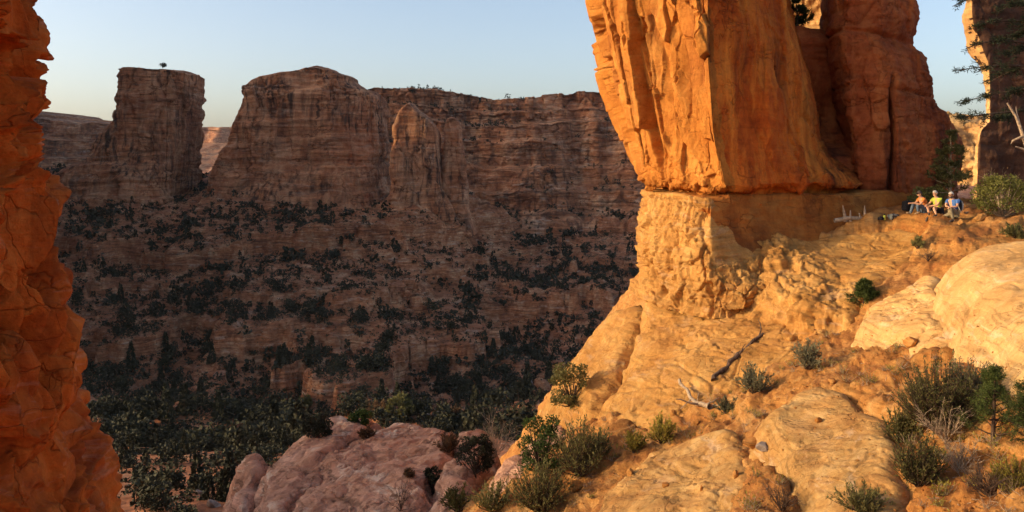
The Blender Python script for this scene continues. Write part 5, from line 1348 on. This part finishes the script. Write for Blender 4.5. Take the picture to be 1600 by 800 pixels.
def ground_at(x, y, z0):
    ok, loc, nor, _, ob, _ = SC.ray_cast(DG, (x, y, z0 + 0.9), (0, 0, -1))
    return loc.z if ok and abs(loc.z - z0) < 1.2 else z0
def on_ground(base, J):
    """rest the feet on the rock below them"""
    for s_ in 'ab':
        for k, up in (('ank', 0.085), ('toe', 0.03)):
            p = J[s_ + k]
            if len(p) == 2:
                g_ = ground_at(base[0] + p[0], base[1] + p[1], base[2]) - base[2]
                J[s_ + k] = (p[0], p[1], float(np.clip(g_, -0.35, 0.25)) + up)
    return J
if all(HIK):
    A_, B_, C_ = [tuple(h_) for h_ in HIK]
    person(A_, on_ground(A_, dict(pelvis=(0, 0, 0.11), chest=(-0.16, -0.06, 0.47), neck=(-0.23, -0.08, 0.62), head=(-0.29, -0.09, 0.74),
        asho=(-0.17, -0.25, 0.53), aelb=(-0.34, -0.29, 0.32), awri=(-0.56, -0.20, 0.37), ahip=(-0.03, -0.12, 0.10), akne=(-0.42, -0.20, 0.33), aank=(-0.40, -0.22), atoe=(-0.57, -0.26),
        bsho=(-0.19, 0.13, 0.53), belb=(-0.38, 0.10, 0.34), bwri=(-0.60, 0.00, 0.37), bhip=(-0.03, 0.10, 0.10), bkne=(-0.46, 0.06, 0.34), bank=(-0.60, 0.04), btoe=(-0.78, 0.02))),
        (-1, -0.25, -0.15), 'hiker in orange shirt and jeans sitting with arms on knees, leftmost of three', M_ORANGE, M_JEANS, M_TANSHOE, M_DARKHAIR, cap=True)
    person(B_, on_ground(B_, dict(pelvis=(0, 0, 0.11), chest=(-0.10, -0.04, 0.50), neck=(-0.14, -0.06, 0.66), head=(-0.19, -0.07, 0.78),
        asho=(-0.08, -0.24, 0.56), aelb=(-0.22, -0.36, 0.34), awri=(-0.42, -0.26, 0.31), ahip=(-0.03, -0.12, 0.10), akne=(-0.36, -0.32, 0.24), aank=(-0.40, -0.62), atoe=(-0.56, -0.72),
        bsho=(-0.15, 0.15, 0.56), belb=(-0.33, 0.14, 0.36), bwri=(-0.50, -0.02, 0.33), bhip=(-0.03, 0.10, 0.10), bkne=(-0.44, 0.06, 0.31), bank=(-0.52, -0.25), btoe=(-0.68, -0.33))),
        (-0.9, -0.45, -0.1), 'grey-haired hiker in lime shirt and black shorts, sitting in the middle', M_LIME, M_BLACK, M_SHOE, M_GREYHAIR, shorts=True, glasses=False)
    p3_ = person(C_, on_ground(C_, dict(pelvis=(0.06, 0.02, 0.24), chest=(-0.03, -0.03, 0.64), neck=(-0.07, -0.05, 0.80), head=(-0.11, -0.08, 0.92),
        asho=(0.08, -0.20, 0.70), aelb=(-0.02, -0.38, 0.50), awri=(-0.22, -0.34, 0.48), ahip=(0.03, -0.10, 0.22), akne=(-0.26, -0.30, 0.44), aank=(-0.16, -0.34), atoe=(-0.34, -0.42),
        bsho=(-0.15, 0.13, 0.70), belb=(-0.28, 0.00, 0.50), bwri=(-0.28, -0.18, 0.48), bhip=(0.05, 0.12, 0.22), bkne=(-0.26, 0.20, 0.07), bank=(0.16, 0.24, 0.07), btoe=(0.32, 0.25, 0.03))),
        (-0.75, -0.65, -0.1), 'bearded hiker in blue shirt kneeling at the right, dark pack on back', M_BLUE, M_KHAKI, M_SHOE, M_GREYHAIR, beard=True)

def pack(name, loc, dims, mat, label, cat, rz=0.0, strap=M_BLACK):
    e = empty(name, loc, rz); bm = bmesh.new(); bmesh.ops.create_cube(bm, size=1.0)
    bmesh.ops.subdivide_edges(bm, edges=bm.edges[:], cuts=5, use_grid_fill=True)
    for v in bm.verts:
        c = v.co * 2; l = max(abs(c.x), abs(c.y), abs(c.z)); sph = c.normalized() * l
        q = c.lerp(sph, 0.45) * 0.5; k = 1 + 0.07 * math.sin(q.x * 13 + q.z * 7) * math.sin(q.y * 11 + q.z * 9)
        v.co = Vector((q.x * dims[0] * k * (1 - 0.25 * q.z), q.y * dims[1] * k, (q.z + 0.5) * dims[2]))
    me = bpy.data.meshes.new('sack'); bm.to_mesh(me); bm.free()
    for p in me.polygons: p.use_smooth = True
    sack = link('sack', me, mat, e)
    for sg in (-1, 1):
        m = Acc(); m.tube([(sg * dims[0] * 0.22, -dims[1] * 0.40, dims[2] * 0.9), (sg * dims[0] * 0.26, -dims[1] * 0.62, dims[2] * 0.65), (sg * dims[0] * 0.28, -dims[1] * 0.60, dims[2] * 0.3), (sg * dims[0] * 0.30, -dims[1] * 0.42, dims[2] * 0.08)], 0.022, 0.018, 6); link('strap', m.mesh('strap'), strap, e)
    m = Acc(); m.tube([(-0.06, 0, dims[2] * 0.95), (-0.04, 0, dims[2] * 1.08), (0.04, 0, dims[2] * 1.08), (0.06, 0, dims[2] * 0.95)], 0.012, 0.012, 6); link('handle', m.mesh('handle'), strap, sack)
    m = Acc(); m.tube([(-dims[0] * 0.36, -dims[1] * 0.46, dims[2] * 0.55), (0, -dims[1] * 0.55, dims[2] * 0.60), (dims[0] * 0.36, -dims[1] * 0.46, dims[2] * 0.55)], 0.012, 0.012, 5); link('zip', m.mesh('zip'), strap, sack)
    return tag(e, label, cat)
if PACK: pack('backpack', PACK[0], (0.42, 0.34, 0.46), M_BLACK, 'black backpack left of the orange hiker', 'backpack', 0.3)
if all(HIK):
    c = HIK[2]; pack('backpack', (c.x + 0.22, c.y + 0.02, c.z + 0.28), (0.30, 0.24, 0.46), M_BLACK, 'dark backpack worn by the blue-shirted hiker', 'backpack', 1.2, M_STRAP)
    m = Acc(); m.tube([(c.x + 0.05, c.y - 0.22, c.z + 0.62), (c.x + 0.10, c.y - 0.27, c.z + 0.42), (c.x + 0.18, c.y - 0.25, c.z + 0.28), (c.x + 0.22, c.y - 0.2, c.z + 0.26)], 0.016, 0.016, 6); tag(link('sling_strap', m.mesh('sling_strap'), M_STRAP), 'pale strap hanging at the blue hiker\'s side', 'strap')
if GEAR:
    g0 = GEAR[0]; pack('day_bag', (g0.x + 0.25, g0.y + 0.1, g0.z), (0.46, 0.32, 0.26), M_GREYBAG, 'grey day bag lying on the ledge between stump and hikers', 'bag', 0.2)
    e = empty('water_bottle', (g0.x - 0.16, g0.y, g0.z)); m = Acc(); m.tube([(0, 0, 0), (0, 0, 0.02), (0, 0, 0.18), (0, 0, 0.21)], np.array([0.045, 0.05, 0.05, 0.03]), None, 12); bb_ = link('bottle_body', m.mesh('bottle_body'), M_LIME, e)
    m = Acc(); m.tube([(0, 0, 0.21), (0, 0, 0.225), (0, 0, 0.25)], np.array([0.03, 0.032, 0.028]), None, 12); m.tube([(0, 0, 0.249), (0, 0, 0.2505)], np.array([0.028, 0.001]), None, 12); link('bottle_cap', m.mesh('bottle_cap'), M_BLACK, bb_); tag(e, 'lime green bottle beside the grey day bag', 'bottle')
    e2 = pack('small_pouch', (g0.x - 0.34, g0.y - 0.05, g0.z), (0.22, 0.16, 0.14), M_BLACK, 'small black pouch left of the lime bottle', 'pouch', 0.5)

# ------------------------------------------------------------------ the air
HAZE = 1.0 / 42000
m, nt, b_ = mat_new('haze_air'); nt.nodes.remove(b_)
v = nt.nodes.new('ShaderNodeVolumePrincipled'); v.inputs['Color'].default_value = (0.86, 0.90, 0.96, 1); v.inputs['Density'].default_value = HAZE; v.inputs['Anisotropy'].default_value = 0.3
nt.links.new(v.outputs[0], nt.nodes['Material Output'].inputs['Volume'])
bm = bmesh.new(); bmesh.ops.create_cube(bm, size=1.0)
for q in bm.verts: q.co = Vector((q.co.x * 19000, q.co.y * 18000 + 5600, (q.co.z + 0.5) * 580 - 180))
me = bpy.data.meshes.new('haze'); bm.to_mesh(me); bm.free(); me.materials.append(m)
tag(link('haze', me), 'thin pale haze in the canyon air', 'haze', kind='stuff')
#@@MORE
